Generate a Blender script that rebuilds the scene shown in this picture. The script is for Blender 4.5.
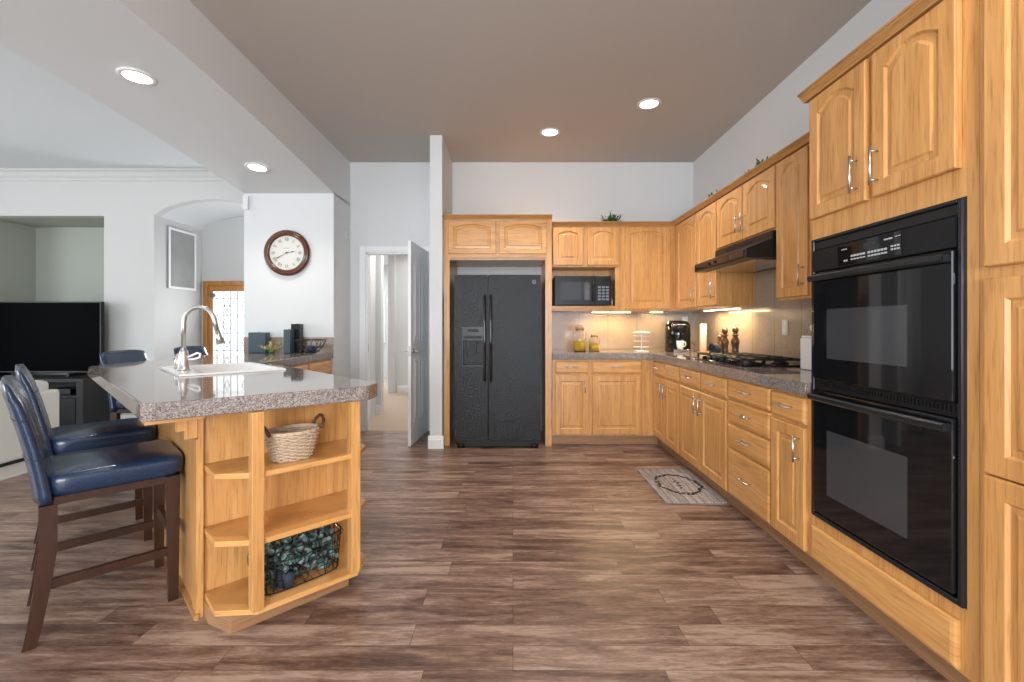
import bpy, bmesh, math, random
from math import sin, cos, pi, radians as R, sqrt
from mathutils import Vector, Matrix
random.seed(7)
S = bpy.context.scene
COL = S.collection
for o in list(bpy.data.objects): bpy.data.objects.remove(o)

# ------------------------------------------------------------------ camera
cam_d = bpy.data.cameras.new('camera'); cam = bpy.data.objects.new('camera', cam_d); COL.objects.link(cam)
cam.location = (0, 0, 1.20); cam.rotation_euler = (R(90), 0, 0)
cam_d.sensor_width = 36; cam_d.lens = 36 * 455 / 1024
cam_d.shift_x = -(513 - 512) / 1024; cam_d.shift_y = -(341 - 326) / 1024
cam_d.clip_start = 0.02
S.camera = cam

# ------------------------------------------------------------------ world, lights, exposure
w = bpy.data.worlds.new('world'); S.world = w; w.use_nodes = True
w.node_tree.nodes['Background'].inputs[0].default_value = (0.86, 0.93, 1.0, 1)
w.node_tree.nodes['Background'].inputs[1].default_value = 2.2
S.view_settings.view_transform = 'Standard'; S.view_settings.look = 'None'
S.view_settings.exposure = 0.36; S.view_settings.gamma = 1; S.view_settings.use_curve_mapping = False

def area(name, loc, rot, sx, sy, power, col=(1, 1, 1), spread=180):
    d = bpy.data.lights.new(name, 'AREA'); d.shape = 'RECTANGLE'; d.size = sx; d.size_y = sy
    d.energy = power; d.color = col; d.spread = R(spread)
    o = bpy.data.objects.new(name, d); COL.objects.link(o); o.location = loc; o.rotation_euler = rot
    return o
DAY = (0.92, 0.965, 1.0)
# daylight through the windows behind the camera and of the living room
area('daylight_rear_window', (-.30, -3.42, 1.5), (R(112), 0, 0), 2.0, 2.1, 225, DAY)
area('daylight_living_window', (-4.6, -3.42, 1.5), (R(100), 0, 0), 3.4, 2.2, 18, DAY)
area('daylight_side_window', (-7.92, 1.2, 1.5), (0, R(-90), 0), 2.2, 4.4, 90, DAY)

# ------------------------------------------------------------------ materials
def nt(name):
    m = bpy.data.materials.new(name); m.use_nodes = True
    t = m.node_tree; b = t.nodes['Principled BSDF']
    return m, t, b
def mat(name, col, rough=.5, metal=0, spec=.5, coat=0, bump=0, bscale=60, var=0, alpha=None, trans=0, ior=1.45):
    m, t, b = nt(name)
    b.inputs['Base Color'].default_value = (*col, 1); b.inputs['Roughness'].default_value = rough
    b.inputs['Metallic'].default_value = metal; b.inputs['Specular IOR Level'].default_value = spec
    b.inputs['Coat Weight'].default_value = coat; b.inputs['Transmission Weight'].default_value = trans
    b.inputs['IOR'].default_value = ior
    tc = t.nodes.new('ShaderNodeTexCoord')
    n = t.nodes.new('ShaderNodeTexNoise'); n.inputs['Scale'].default_value = bscale; n.inputs['Detail'].default_value = 3
    t.links.new(tc.outputs['Object'], n.inputs['Vector'])
    if bump:
        bp = t.nodes.new('ShaderNodeBump'); bp.inputs['Strength'].default_value = bump; bp.inputs['Distance'].default_value = .01
        t.links.new(n.outputs['Fac'], bp.inputs['Height']); t.links.new(bp.outputs['Normal'], b.inputs['Normal'])
    r = t.nodes.new('ShaderNodeValToRGB'); v = var
    r.color_ramp.elements[0].position = .3; r.color_ramp.elements[1].position = .7
    r.color_ramp.elements[0].color = (*[c * (1 - v) for c in col], 1); r.color_ramp.elements[1].color = (*[min(1, c * (1 + v)) for c in col], 1)
    t.links.new(n.outputs['Fac'], r.inputs['Fac'])
    if var: t.links.new(r.outputs['Color'], b.inputs['Base Color'])
    return m
def emis(name, col, strength):
    m, t, b = nt(name)
    b.inputs['Base Color'].default_value = (*col, 1); b.inputs['Emission Color'].default_value = (*col, 1)
    b.inputs['Emission Strength'].default_value = strength
    return m
def mapping(t, scale, coord='Object', rand=True):
    tc = t.nodes.new('ShaderNodeTexCoord'); mp = t.nodes.new('ShaderNodeMapping'); mp.inputs['Scale'].default_value = scale
    src = tc.outputs[coord]
    if rand:
        oi = t.nodes.new('ShaderNodeObjectInfo'); ad = t.nodes.new('ShaderNodeVectorMath'); ad.operation = 'ADD'
        ml = t.nodes.new('ShaderNodeMath'); ml.operation = 'MULTIPLY'; ml.inputs[1].default_value = 7
        t.links.new(oi.outputs['Random'], ml.inputs[0]); t.links.new(src, ad.inputs[0]); t.links.new(ml.outputs[0], ad.inputs[1]); src = ad.outputs[0]
    t.links.new(src, mp.inputs['Vector']); return mp
def ramp(t, stops):
    r = t.nodes.new('ShaderNodeValToRGB'); e = r.color_ramp.elements
    e[0].position = stops[0][0]; e[0].color = (*stops[0][1], 1); e[1].position = stops[-1][0]; e[1].color = (*stops[-1][1], 1)
    for p, c in stops[1:-1]:
        n = e.new(p); n.color = (*c, 1)
    return r
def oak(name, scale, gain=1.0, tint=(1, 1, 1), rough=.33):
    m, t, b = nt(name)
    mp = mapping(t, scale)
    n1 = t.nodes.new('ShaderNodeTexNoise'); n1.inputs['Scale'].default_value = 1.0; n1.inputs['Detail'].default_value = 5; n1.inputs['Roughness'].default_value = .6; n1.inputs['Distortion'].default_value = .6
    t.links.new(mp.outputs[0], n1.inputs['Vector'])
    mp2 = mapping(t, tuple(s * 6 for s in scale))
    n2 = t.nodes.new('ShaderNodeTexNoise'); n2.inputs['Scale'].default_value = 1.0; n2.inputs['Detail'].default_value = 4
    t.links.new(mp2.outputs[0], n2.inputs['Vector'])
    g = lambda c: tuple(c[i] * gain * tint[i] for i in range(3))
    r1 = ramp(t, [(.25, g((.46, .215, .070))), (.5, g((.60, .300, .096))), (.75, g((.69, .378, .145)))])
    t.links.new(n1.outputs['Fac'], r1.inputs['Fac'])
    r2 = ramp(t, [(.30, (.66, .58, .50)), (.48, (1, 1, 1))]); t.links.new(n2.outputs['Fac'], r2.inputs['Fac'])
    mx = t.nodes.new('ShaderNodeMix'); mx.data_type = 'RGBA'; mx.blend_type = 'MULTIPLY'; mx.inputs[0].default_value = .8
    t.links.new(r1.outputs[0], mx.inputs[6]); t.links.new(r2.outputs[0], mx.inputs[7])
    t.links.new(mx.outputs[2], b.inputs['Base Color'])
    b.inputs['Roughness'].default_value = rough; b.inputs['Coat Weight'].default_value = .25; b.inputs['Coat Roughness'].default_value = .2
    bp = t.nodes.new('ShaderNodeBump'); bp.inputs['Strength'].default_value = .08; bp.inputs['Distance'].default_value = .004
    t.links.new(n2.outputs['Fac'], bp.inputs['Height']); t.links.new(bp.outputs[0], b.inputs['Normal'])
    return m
OV = oak('oak_vertical_grain', (21, 21, 1.2), 1.06)
OH = oak('oak_horizontal_grain', (1.1, 1.1, 16), 1.10)
OVd = oak('oak_trim', (1.5, 1.5, 30), .80)
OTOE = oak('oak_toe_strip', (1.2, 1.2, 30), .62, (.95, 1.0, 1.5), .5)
def granite(name, c0, c1, c2, rough, scale=420):
    m, t, b = nt(name)
    mp = mapping(t, (1, 1, 1), rand=False)
    v = t.nodes.new('ShaderNodeTexVoronoi'); v.inputs['Scale'].default_value = scale
    t.links.new(mp.outputs[0], v.inputs['Vector'])
    bw = t.nodes.new('ShaderNodeRGBToBW'); t.links.new(v.outputs['Color'], bw.inputs[0])
    r = ramp(t, [(.15, c0), (.5, c1), (.85, c2)]); t.links.new(bw.outputs[0], r.inputs[0])
    n = t.nodes.new('ShaderNodeTexNoise'); n.inputs['Scale'].default_value = 6; n.inputs['Detail'].default_value = 5
    t.links.new(mp.outputs[0], n.inputs['Vector'])
    r2 = ramp(t, [(.3, (.82, .82, .82)), (.7, (1.0, .98, .96))]); t.links.new(n.outputs['Fac'], r2.inputs[0])
    mx = t.nodes.new('ShaderNodeMix'); mx.data_type = 'RGBA'; mx.blend_type = 'MULTIPLY'; mx.inputs[0].default_value = 1
    t.links.new(r.outputs[0], mx.inputs[6]); t.links.new(r2.outputs[0], mx.inputs[7]); t.links.new(mx.outputs[2], b.inputs['Base Color'])
    b.inputs['Roughness'].default_value = rough; b.inputs['Specular IOR Level'].default_value = .7
    return m, t, b, mx
GR = granite('speckled_granite', (.12, .095, .088), (.245, .203, .185), (.39, .34, .315), .045, 220)[0]
def backsplash_mat():
    m, t, b, mx = granite('stone_tile', (.25, .19, .145), (.33, .255, .20), (.40, .325, .26), .16, 330)
    tc = t.nodes.new('ShaderNodeTexCoord'); sp = t.nodes.new('ShaderNodeSeparateXYZ'); t.links.new(tc.outputs['Object'], sp.inputs[0])
    # thin grout joints every 0.33 m along the wall
    ad = t.nodes.new('ShaderNodeMath'); ad.operation = 'ADD'; t.links.new(sp.outputs[0], ad.inputs[0]); t.links.new(sp.outputs[1], ad.inputs[1])
    pp = t.nodes.new('ShaderNodeMath'); pp.operation = 'PINGPONG'; pp.inputs[1].default_value = .165; t.links.new(ad.outputs[0], pp.inputs[0])
    lt = t.nodes.new('ShaderNodeMath'); lt.operation = 'LESS_THAN'; lt.inputs[1].default_value = .004; t.links.new(pp.outputs[0], lt.inputs[0])
    m2 = t.nodes.new('ShaderNodeMix'); m2.data_type = 'RGBA'; m2.inputs[7].default_value = (.20, .16, .13, 1)
    t.links.new(lt.outputs[0], m2.inputs[0]); t.links.new(mx.outputs[2], m2.inputs[6]); t.links.new(m2.outputs[2], b.inputs['Base Color'])
    return m
BS = backsplash_mat()
def floor_mat():
    m, t, b = nt('plank_floor')
    mp = mapping(t, (1, 1, 1), rand=False)
    br = t.nodes.new('ShaderNodeTexBrick'); br.inputs['Scale'].default_value = 1
    br.inputs['Brick Width'].default_value = 1.05; br.inputs['Row Height'].default_value = .122
    br.inputs['Mortar Size'].default_value = .0010; br.inputs['Mortar Smooth'].default_value = .1; br.inputs['Bias'].default_value = 0
    br.offset = .37; br.offset_frequency = 2; br.squash = .8; br.squash_frequency = 3
    br.inputs['Color1'].default_value = (0, 0, 0, 1); br.inputs['Color2'].default_value = (1, 1, 1, 1); br.inputs['Mortar'].default_value = (.5, .5, .5, 1)
    t.links.new(mp.outputs[0], br.inputs['Vector'])
    # per plank shift of the grain
    ad = t.nodes.new('ShaderNodeVectorMath'); ad.operation = 'MULTIPLY_ADD'
    t.links.new(br.outputs['Color'], ad.inputs[0]); ad.inputs[1].default_value = (13, 9, 5); t.links.new(mp.outputs[0], ad.inputs[2])
    s1 = t.nodes.new('ShaderNodeMapping'); s1.inputs['Scale'].default_value = (2.6, 17, 1); t.links.new(ad.outputs[0], s1.inputs[0])
    n1 = t.nodes.new('ShaderNodeTexNoise'); n1.inputs['Scale'].default_value = 1; n1.inputs['Detail'].default_value = 8; n1.inputs['Roughness'].default_value = .68; n1.inputs['Distortion'].default_value = .5
    t.links.new(s1.outputs[0], n1.inputs['Vector'])
    s2 = t.nodes.new('ShaderNodeMapping'); s2.inputs['Scale'].default_value = (22, 120, 1); t.links.new(ad.outputs[0], s2.inputs[0])
    n2 = t.nodes.new('ShaderNodeTexNoise'); n2.inputs['Scale'].default_value = 1; n2.inputs['Detail'].default_value = 6; n2.inputs['Roughness'].default_value = .7
    t.links.new(s2.outputs[0], n2.inputs['Vector'])
    # mix plank tone + grain -> fac
    a = t.nodes.new('ShaderNodeMath'); a.operation = 'MULTIPLY'; a.inputs[1].default_value = .17; bwn = t.nodes.new('ShaderNodeRGBToBW')
    t.links.new(br.outputs['Color'], bwn.inputs[0]); t.links.new(bwn.outputs[0], a.inputs[0])
    c = t.nodes.new('ShaderNodeMath'); c.operation = 'MULTIPLY_ADD'; c.inputs[1].default_value = 1.05; t.links.new(n1.outputs['Fac'], c.inputs[0]); t.links.new(a.outputs[0], c.inputs[2])
    d = t.nodes.new('ShaderNodeMath'); d.operation = 'MULTIPLY_ADD'; d.inputs[1].default_value = .42; t.links.new(n2.outputs['Fac'], d.inputs[0]); t.links.new(c.outputs[0], d.inputs[2])
    r = ramp(t, [(.56, (.060, .033, .025)), (.70, (.132, .074, .054)), (.82, (.225, .138, .102)), (.98, (.38, .27, .21))])
    t.links.new(d.outputs[0], r.inputs[0])
    mx = t.nodes.new('ShaderNodeMix'); mx.data_type = 'RGBA'; mx.inputs[7].default_value = (.045, .028, .02, 1)
    t.links.new(br.outputs['Fac'], mx.inputs[0]); t.links.new(r.outputs[0], mx.inputs[6]); t.links.new(mx.outputs[2], b.inputs['Base Color'])
    b.inputs['Roughness'].default_value = .33
    rr = t.nodes.new('ShaderNodeMapRange'); rr.inputs[3].default_value = .24; rr.inputs[4].default_value = .46
    t.links.new(n2.outputs['Fac'], rr.inputs[0]); t.links.new(rr.outputs[0], b.inputs['Roughness'])
    bp = t.nodes.new('ShaderNodeBump'); bp.inputs['Strength'].default_value = .12; bp.inputs['Distance'].default_value = .003
    t.links.new(d.outputs[0], bp.inputs['Height']); t.links.new(bp.outputs[0], b.inputs['Normal'])
    return m
FLOOR = floor_mat()
WALL = mat('white_wall_paint', (.66, .67, .675), .7, bump=.03, bscale=180)
WALLL = mat('living_wall_grey', (.57, .565, .55), .7, bump=.03, bscale=180)  # living wall and crown, slightly greyer and darker than the white walls
WALLG = mat('pale_grey_paint', (.56, .56, .55), .7, bump=.03, bscale=180)
NICHE = mat('niche_shade_grey', (.40, .42, .37), .7, bump=.03, bscale=180)  # shade and greenish reflections in the niche put into its wall colour
CEILK = mat('taupe_ceiling_paint', (.50, .465, .43), .8, bump=.04, bscale=140)
CEILW = mat('white_ceiling_paint', (.64, .66, .67), .8, bump=.04, bscale=140)
TRIMW = mat('white_trim_paint', (.80, .81, .82), .4, bump=.01)
CARPET = mat('beige_carpet', (.56, .43, .34), .95, bump=.6, bscale=300, var=.15)
CARPETL = mat('light_carpet', (.55, .50, .45), .95, bump=.6, bscale=300, var=.12)
NICKEL = mat('brushed_nickel', (.60, .59, .57), .33, 1, bump=.02, bscale=200)
BLACKG = mat('gloss_black_glass', (.006, .006, .007), .035, spec=.6)
OVWIN = mat('oven_window_glass', (.045, .046, .05), .06, spec=.7)
BLACKP = mat('black_plastic', (.010, .010, .011), .3, spec=.3, bump=.02, bscale=150)
BLACKM = mat('black_matte', (.012, .012, .012), .6, bump=.05, bscale=90)
DARKENAMEL = mat('black_trim_metal', (.03, .033, .038), .22, .5)
GREYKEY = mat('grey_key_print', (.45, .46, .47), .5)
DISP = mat('dark_display', (.02, .025, .03), .1)
IRON = mat('cast_iron', (.02, .02, .022), .45, .3, bump=.2, bscale=160)
STEEL = mat('stainless_steel', (.55, .55, .55), .22, 1)
LEATHER = mat('blue_black_leather', (.013, .028, .066), .27, spec=.5, coat=.2, bump=.12, bscale=110, var=.25)
LEATHERB = mat('black_brown_leather', (.040, .032, .032), .28, spec=.7, coat=.3, bump=.12, bscale=110, var=.25)
SEAMT = mat('seam_thread', (.015, .018, .03), .6)
WALNUT = oak('dark_walnut', (20, 20, 2), .048, (1.45, 1.05, 1.4), .3)
CERAM = mat('white_ceramic', (.80, .80, .80), .12, bump=.0)
WHITEP = mat('white_plastic', (.72, .72, .71), .35)
SOFA = mat('cream_sofa_fabric', (.62, .59, .54), .9, bump=.2, bscale=250)
SCREEN = mat('tv_screen', (.001, .001, .0012), .35, spec=.01)
MAHOG = oak('mahogany_clock_wood', (18, 18, 18), .10, (1.5, .75, .9), .15)
PAPERM = mat('clock_dial_paper', (.58, .58, .55), .5)
INK = mat('black_ink', (.012, .012, .012), .5)
WICKER = mat('whitewashed_wicker', (.60, .45, .32), .7, bump=.3, bscale=220, var=.25)
BROWNL = mat('dark_brown_twist', (.10, .045, .03), .55, bump=.3, bscale=200, var=.3)
LEAFB = mat('eucalyptus_leaf', (.11, .19, .17), .5, var=.75, bscale=26)
for n_ in LEAFB.node_tree.nodes:
    if n_.type == 'VALTORGB':
        n_.color_ramp.elements[0].position = .42; n_.color_ramp.elements[1].position = .66
        n_.color_ramp.elements[0].color = (.018, .042, .038, 1); n_.color_ramp.elements[1].color = (.27, .40, .38, 1)
LEAFG = mat('green_leaf', (.07, .14, .035), .5, var=.4, bscale=20)
LEAFY = mat('pale_yellow_leaf', (.55, .52, .22), .5, var=.3, bscale=30)
BLUECL = mat('dark_cloth', (.02, .028, .045), .7, bump=.2)
MILL = oak('turned_mill_wood', (30, 30, 5), .13, (1.1, 1.0, 1.0), .25)
WAX = mat('ivory_wax', (.85, .78, .66), .4)
PASTA = mat('yellow_pasta', (.80, .52, .04), .5, bump=.5, bscale=90, var=.3)
CORK = mat('cork_lid', (.45, .27, .13), .7, bump=.2, var=.2)
GLASS = mat('clear_glass', (1, 1, 1), .02, trans=1.0, ior=1.3)
BLUEBOX = mat('slate_blue_plastic', (.05, .075, .095), .4)
def mat_rug():
    m, t, b = nt('grey_wood_print_mat')
    mp = mapping(t, (1, 1, 1), rand=False)
    br = t.nodes.new('ShaderNodeTexBrick'); br.inputs['Scale'].default_value = 1; br.inputs['Brick Width'].default_value = .9; br.inputs['Row Height'].default_value = .055
    br.inputs['Mortar Size'].default_value = .0022; br.inputs['Color1'].default_value = (.44, .39, .37, 1); br.inputs['Color2'].default_value = (.31, .275, .265, 1); br.inputs['Mortar'].default_value = (.13, .11, .11, 1)
    rot = t.nodes.new('ShaderNodeMapping'); rot.inputs['Rotation'].default_value = (0, 0, R(90)); t.links.new(mp.outputs[0], rot.inputs[0]); t.links.new(rot.outputs[0], br.inputs['Vector'])
    s = t.nodes.new('ShaderNodeMapping'); s.inputs['Scale'].default_value = (90, 8, 1); t.links.new(mp.outputs[0], s.inputs[0])
    n = t.nodes.new('ShaderNodeTexNoise'); n.inputs['Detail'].default_value = 5; n.inputs['Scale'].default_value = 1; t.links.new(s.outputs[0], n.inputs['Vector'])
    r = ramp(t, [(.35, (.6, .6, .6)), (.65, (1.15, 1.15, 1.15))]); t.links.new(n.outputs['Fac'], r.inputs[0])
    mx = t.nodes.new('ShaderNodeMix'); mx.data_type = 'RGBA'; mx.blend_type = 'MULTIPLY'; mx.inputs[0].default_value = 1
    t.links.new(br.outputs['Color'], mx.inputs[6]); t.links.new(r.outputs[0], mx.inputs[7]); t.links.new(mx.outputs[2], b.inputs['Base Color'])
    b.inputs['Roughness'].default_value = .6
    return m
RUG = mat_rug()
def fridge_mat():
    m, t, b = nt('textured_black_steel')
    b.inputs['Base Color'].default_value = (.010, .011, .013, 1); b.inputs['Roughness'].default_value = .16; b.inputs['Specular IOR Level'].default_value = .24
    mp = mapping(t, (1, 1, 1), rand=False)
    v = t.nodes.new('ShaderNodeTexNoise'); v.inputs['Scale'].default_value = 115; v.inputs['Detail'].default_value = 4
    t.links.new(mp.outputs[0], v.inputs['Vector'])
    bp = t.nodes.new('ShaderNodeBump'); bp.inputs['Strength'].default_value = .85; bp.inputs['Distance'].default_value = .0045
    t.links.new(v.outputs['Fac'], bp.inputs['Height']); t.links.new(bp.outputs[0], b.inputs['Normal'])
    return m
FRIDGE = fridge_mat()
DOWNL = emis('downlight_lens', (1, .96, .9), 9)
STRIP = emis('warm_strip_light', (1, .80, .48), 7)
DOORGL = emis('daylit_leaded_glass', (.93, .97, 1), .72)
FARWIN = emis('daylit_far_window', (.95, .98, 1), 1.0)
LEAD = mat('lead_came', (.16, .17, .19), .4, .6)
PICT = mat('grey_picture_glass', (.30, .30, .295), .12, var=.12, bscale=3)
OORANGE = oak('orange_door_wood', (26, 26, 1.5), .62, (1.1, .9, .5))

# ------------------------------------------------------------------ mesh builder
class MB:
    def __init__(s): s.v = []; s.f = []; s.sm = []
    def add(s, vs, fs, smooth=False):
        n = len(s.v); s.v += [tuple(p) for p in vs]
        for f in fs: s.f.append([i + n for i in f]); s.sm.append(smooth)
        return s
    def box(s, x0, x1, y0, y1, z0, z1):
        x0, x1 = sorted((x0, x1)); y0, y1 = sorted((y0, y1)); z0, z1 = sorted((z0, z1))
        v = [(x0, y0, z0), (x1, y0, z0), (x1, y1, z0), (x0, y1, z0), (x0, y0, z1), (x1, y0, z1), (x1, y1, z1), (x0, y1, z1)]
        return s.add(v, [(0, 3, 2, 1), (4, 5, 6, 7), (0, 1, 5, 4), (1, 2, 6, 5), (2, 3, 7, 6), (3, 0, 4, 7)])
    def prism(s, pts, axis, a, b):
        """polygon pts (2D) extruded along axis from a to b"""
        n = len(pts)
        def P(p, h):
            if axis == 'z': return (p[0], p[1], h)
            if axis == 'y': return (p[0], h, p[1])
            return (h, p[0], p[1])
        v = [P(p, a) for p in pts] + [P(p, b) for p in pts]
        f = [list(range(n))[::-1], list(range(n, 2 * n))] + [[i, (i + 1) % n, n + (i + 1) % n, n + i] for i in range(n)]
        return s.add(v, f)
    def lathe(s, prof, seg=24, c=(0, 0, 0), sx=1, sy=1, cap=True):
        v = []; f = []
        for r, z in prof:
            for k in range(seg):
                a = 2 * pi * k / seg; v.append((c[0] + r * sx * cos(a), c[1] + r * sy * sin(a), c[2] + z))
        for i in range(len(prof) - 1):
            for k in range(seg):
                k2 = (k + 1) % seg; f.append((i * seg + k, i * seg + k2, (i + 1) * seg + k2, (i + 1) * seg + k))
        s.add(v, f, True)
        if cap:
            if prof[0][0] > 1e-5: s.f.append([len(s.v) - len(v) + k for k in range(seg)][::-1]); s.sm.append(False)
            if prof[-1][0] > 1e-5: s.f.append([len(s.v) - seg + k for k in range(seg)]); s.sm.append(False)
        return s
    def tube(s, pts, r, seg=8, closed=False, cap=True):
        pts = [Vector(p) for p in pts]; n = len(pts); rs = r if isinstance(r, (list, tuple)) else [r] * n
        v = []; up = None
        for i, p in enumerate(pts):
            if closed: d = pts[(i + 1) % n] - pts[i - 1]
            else: d = pts[min(i + 1, n - 1)] - pts[max(i - 1, 0)]
            d.normalize()
            if up is None: up = Vector((0, 0, 1)) if abs(d.z) < .9 else Vector((1, 0, 0))
            a = d.cross(up)
            if a.length < 1e-4: a = d.cross(Vector((0, 1, 0)))
            a.normalize(); bq = a.cross(d).normalized(); up = bq
            for k in range(seg):
                t = 2 * pi * k / seg; v.append(p + (a * cos(t) + bq * sin(t)) * rs[i])
        f = []
        for i in range(n if closed else n - 1):
            j = (i + 1) % n
            for k in range(seg):
                k2 = (k + 1) % seg; f.append((i * seg + k, i * seg + k2, j * seg + k2, j * seg + k))
        s.add(v, f, True)
        if cap and not closed:
            b0 = len(s.v) - len(v)
            s.f.append([b0 + k for k in range(seg)][::-1]); s.sm.append(False)
            s.f.append([b0 + (n - 1) * seg + k for k in range(seg)]); s.sm.append(False)
        return s
    def cyl(s, a, b, r, seg=12): return s.tube([a, b], r, seg)
    def bar(s, a, b, wx, wy, wx2=None, wy2=None):
        """tapered rectangular bar from a to b (sections in xy)"""
        wx2 = wx2 or wx; wy2 = wy2 or wy
        v = [(a[0] + sx * wx / 2, a[1] + sy * wy / 2, a[2]) for sx, sy in ((-1, -1), (1, -1), (1, 1), (-1, 1))]
        v += [(b[0] + sx * wx2 / 2, b[1] + sy * wy2 / 2, b[2]) for sx, sy in ((-1, -1), (1, -1), (1, 1), (-1, 1))]
        return s.add(v, [(0, 3, 2, 1), (4, 5, 6, 7), (0, 1, 5, 4), (1, 2, 6, 5), (2, 3, 7, 6), (3, 0, 4, 7)])
    def xf(s, M): s.v = [tuple(M @ Vector(p)) for p in s.v]; return s
    def leaf(s, p, d, L, W, n=None):
        p = Vector(p); d = Vector(d).normalized(); sd = d.cross(Vector((0, 0, 1)) if n is None else Vector(n))
        if sd.length < 1e-3: sd = Vector((1, 0, 0))
        sd.normalize(); nn = sd.cross(d)
        v = [p, p + d * L * .35 + sd * W / 2 + nn * W * .08, p + d * L * .75 + sd * W * .38, p + d * L - nn * W * .15, p + d * L * .75 - sd * W * .38, p + d * L * .35 - sd * W / 2 + nn * W * .08, p + d * L * .5 - nn * W * .12]
        return s.add(v, [(0, 1, 6), (1, 2, 6), (2, 3, 6), (3, 4, 6), (4, 5, 6), (5, 0, 6)], True)
    def build(s, name, material, parent=None, bevel=0, seg=2, loc=None):
        me = bpy.data.meshes.new(name); me.from_pydata(s.v, [], s.f); me.update()
        bm = bmesh.new(); bm.from_mesh(me); bmesh.ops.recalc_face_normals(bm, faces=bm.faces); bm.to_mesh(me); bm.free()
        me.polygons.foreach_set('use_smooth', s.sm)
        me.materials.append(material)
        o = bpy.data.objects.new(name, me); COL.objects.link(o)
        if parent is not None: o.parent = parent
        if loc: o.location = loc
        if bevel:
            m = o.modifiers.new('bevel', 'BEVEL'); m.width = bevel; m.segments = seg; m.limit_method = 'ANGLE'; m.angle_limit = R(40)
        return o
def tag(o, label, cat, group=None, kind=None):
    o['label'] = label; o['category'] = cat
    if group: o['group'] = group
    if kind: o['kind'] = kind
    return o
def thing(name, label, cat, loc=(0, 0, 0), rz=0, group=None):
    o = bpy.data.objects.new(name, None); COL.objects.link(o); o.empty_display_size = .1
    o.location = loc; o.rotation_euler = (0, 0, rz); return tag(o, label, cat, group)
def copy_tree(o, parent=None):
    c = o.copy(); COL.objects.link(c)
    if parent is not None: c.parent = parent
    for ch in [x for x in bpy.data.objects if x.parent == o]: copy_tree(ch, c)
    return c
def struct(name, mb, m, bevel=0):
    o = mb.build(name, m, None, bevel); o['kind'] = 'structure'; return o

# ------------------------------------------------------------------ the shell
XL, XR, YB, H = -1.86, 2.06, 5.20, 3.07      # beam face, right wall, back wall, ceiling
BX = -2.79; YC = 4.72; YW = 5.49; YN = -3.5; XW = -8.0
struct('floor', MB().box(-3.97, XR + .1, YN, YB, -.06, 0).box(-3.97, XL, YB, YW + .9, -.06, 0), FLOOR)
struct('floor', MB().box(XW, -3.97, YN, YW + .9, -.06, .004), CARPETL)
struct('floor', MB().box(-5, -.2, YB, 11, -.06, .003), CARPET).location.z = -.0005
struct('ceiling', MB().box(XL, XR + .1, YN, YB + .1, H, H + .1), CEILK)
struct('ceiling', MB().box(XW, BX, YN, YW + .1, H, H + .1), CEILW)
struct('wall_right', MB().box(XR, XR + .1, YN, YB + .1, 0, H), WALL)
# back wall with the doorway
DX0, DX1, DZ = -1.68, -.96, 2.04
struct('wall_back', MB().box(DX1, XR, YB, YB + .1, 0, H).box(XL, DX0, YB, YB + .1, 0, H).box(DX0, DX1, YB, YB + .1, DZ, H), WALL)
# stub wall between doorway and refrigerator
struct('wall_partition', MB().box(-.815, -.695, 4.46, YB, 0, H), WALL)
struct('wall_middle', MB().box(BX, XL, YC, YW + .9, 0, 2.585), WALL)
# dropped beam whose soffit dips gently toward the clock wall
def beam():
    prof = [(YN, 2.735), (2.45, 2.735)]
    for k in range(1, 13):
        u = k / 12; prof.append((2.45 + u * (YC - 2.45), 2.735 - .16 * u ** 1.55))
    prof += [(YC, H), (YN, H)]
    mb = MB().prism(prof, 'x', BX, XL); mb.box(BX, XL, YC, YW + .9, 2.575, H)
    return mb
struct('trim_4', beam(), WALL)
# living room wall with the niche and the arched hall opening
def arch_z(x):
    t = (x + 3.64) / .69; return 2.54 + .19 * max(0, 1 - t * t) ** .8
mb = MB()
NX0, NX1, NZ = -6.44, -4.935, 2.53
AX0, AX1 = -4.33, -2.95; YH = 6.33
mb.box(XW, NX0, YW, YW + .1, 0, H); mb.box(NX0, NX1, YW, YW + .1, NZ, H); mb.box(NX1, AX0, YW, YH, 0, H); mb.box(AX1, BX, YW, YW + .1, 0, H)
pts = [(AX0, H), (AX0, 2.54)] + [(AX0 + (AX1 - AX0) * k / 24, arch_z(AX0 + (AX1 - AX0) * k / 24)) for k in range(1, 24)] + [(AX1, 2.54), (AX1, H)]
mb.prism(pts, 'y', YW, YW + .1)
struct('wall_living', mb, WALLL)
mb = MB(); mb.box(NX0 - .1, NX1, 6.14, 6.24, 0, NZ + .1); mb.box(NX0 - .1, NX0, YW + .1, 6.14, 0, NZ + .1); mb.box(NX0 - .1, NX1, YW + .1, 6.14, NZ, NZ + .1)
struct('wall_niche', mb, NICHE)
# hall vault
YH = 6.33
mb = MB(); n = 24
vs = []; 
for k in range(n + 1):
    x = AX0 + (AX1 - AX0) * k / n; vs += [(x, YW + .1, arch_z(x)), (x, YH, arch_z(x)), (x, YW + .1, arch_z(x) + .1), (x, YH, arch_z(x) + .1)]
fs = []
for k in range(n):
    a = 4 * k; b = a + 4; fs += [(a, b, b + 1, a + 1), (a + 2, a + 3, b + 3, b + 2)]
mb.add(vs, fs, True)
struct('ceiling', mb, WALL)
struct('wall_hall', MB().box(AX0 - .1, AX1 + .1, YH, YH + .1, 0, 2.75), WALLG)
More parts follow.
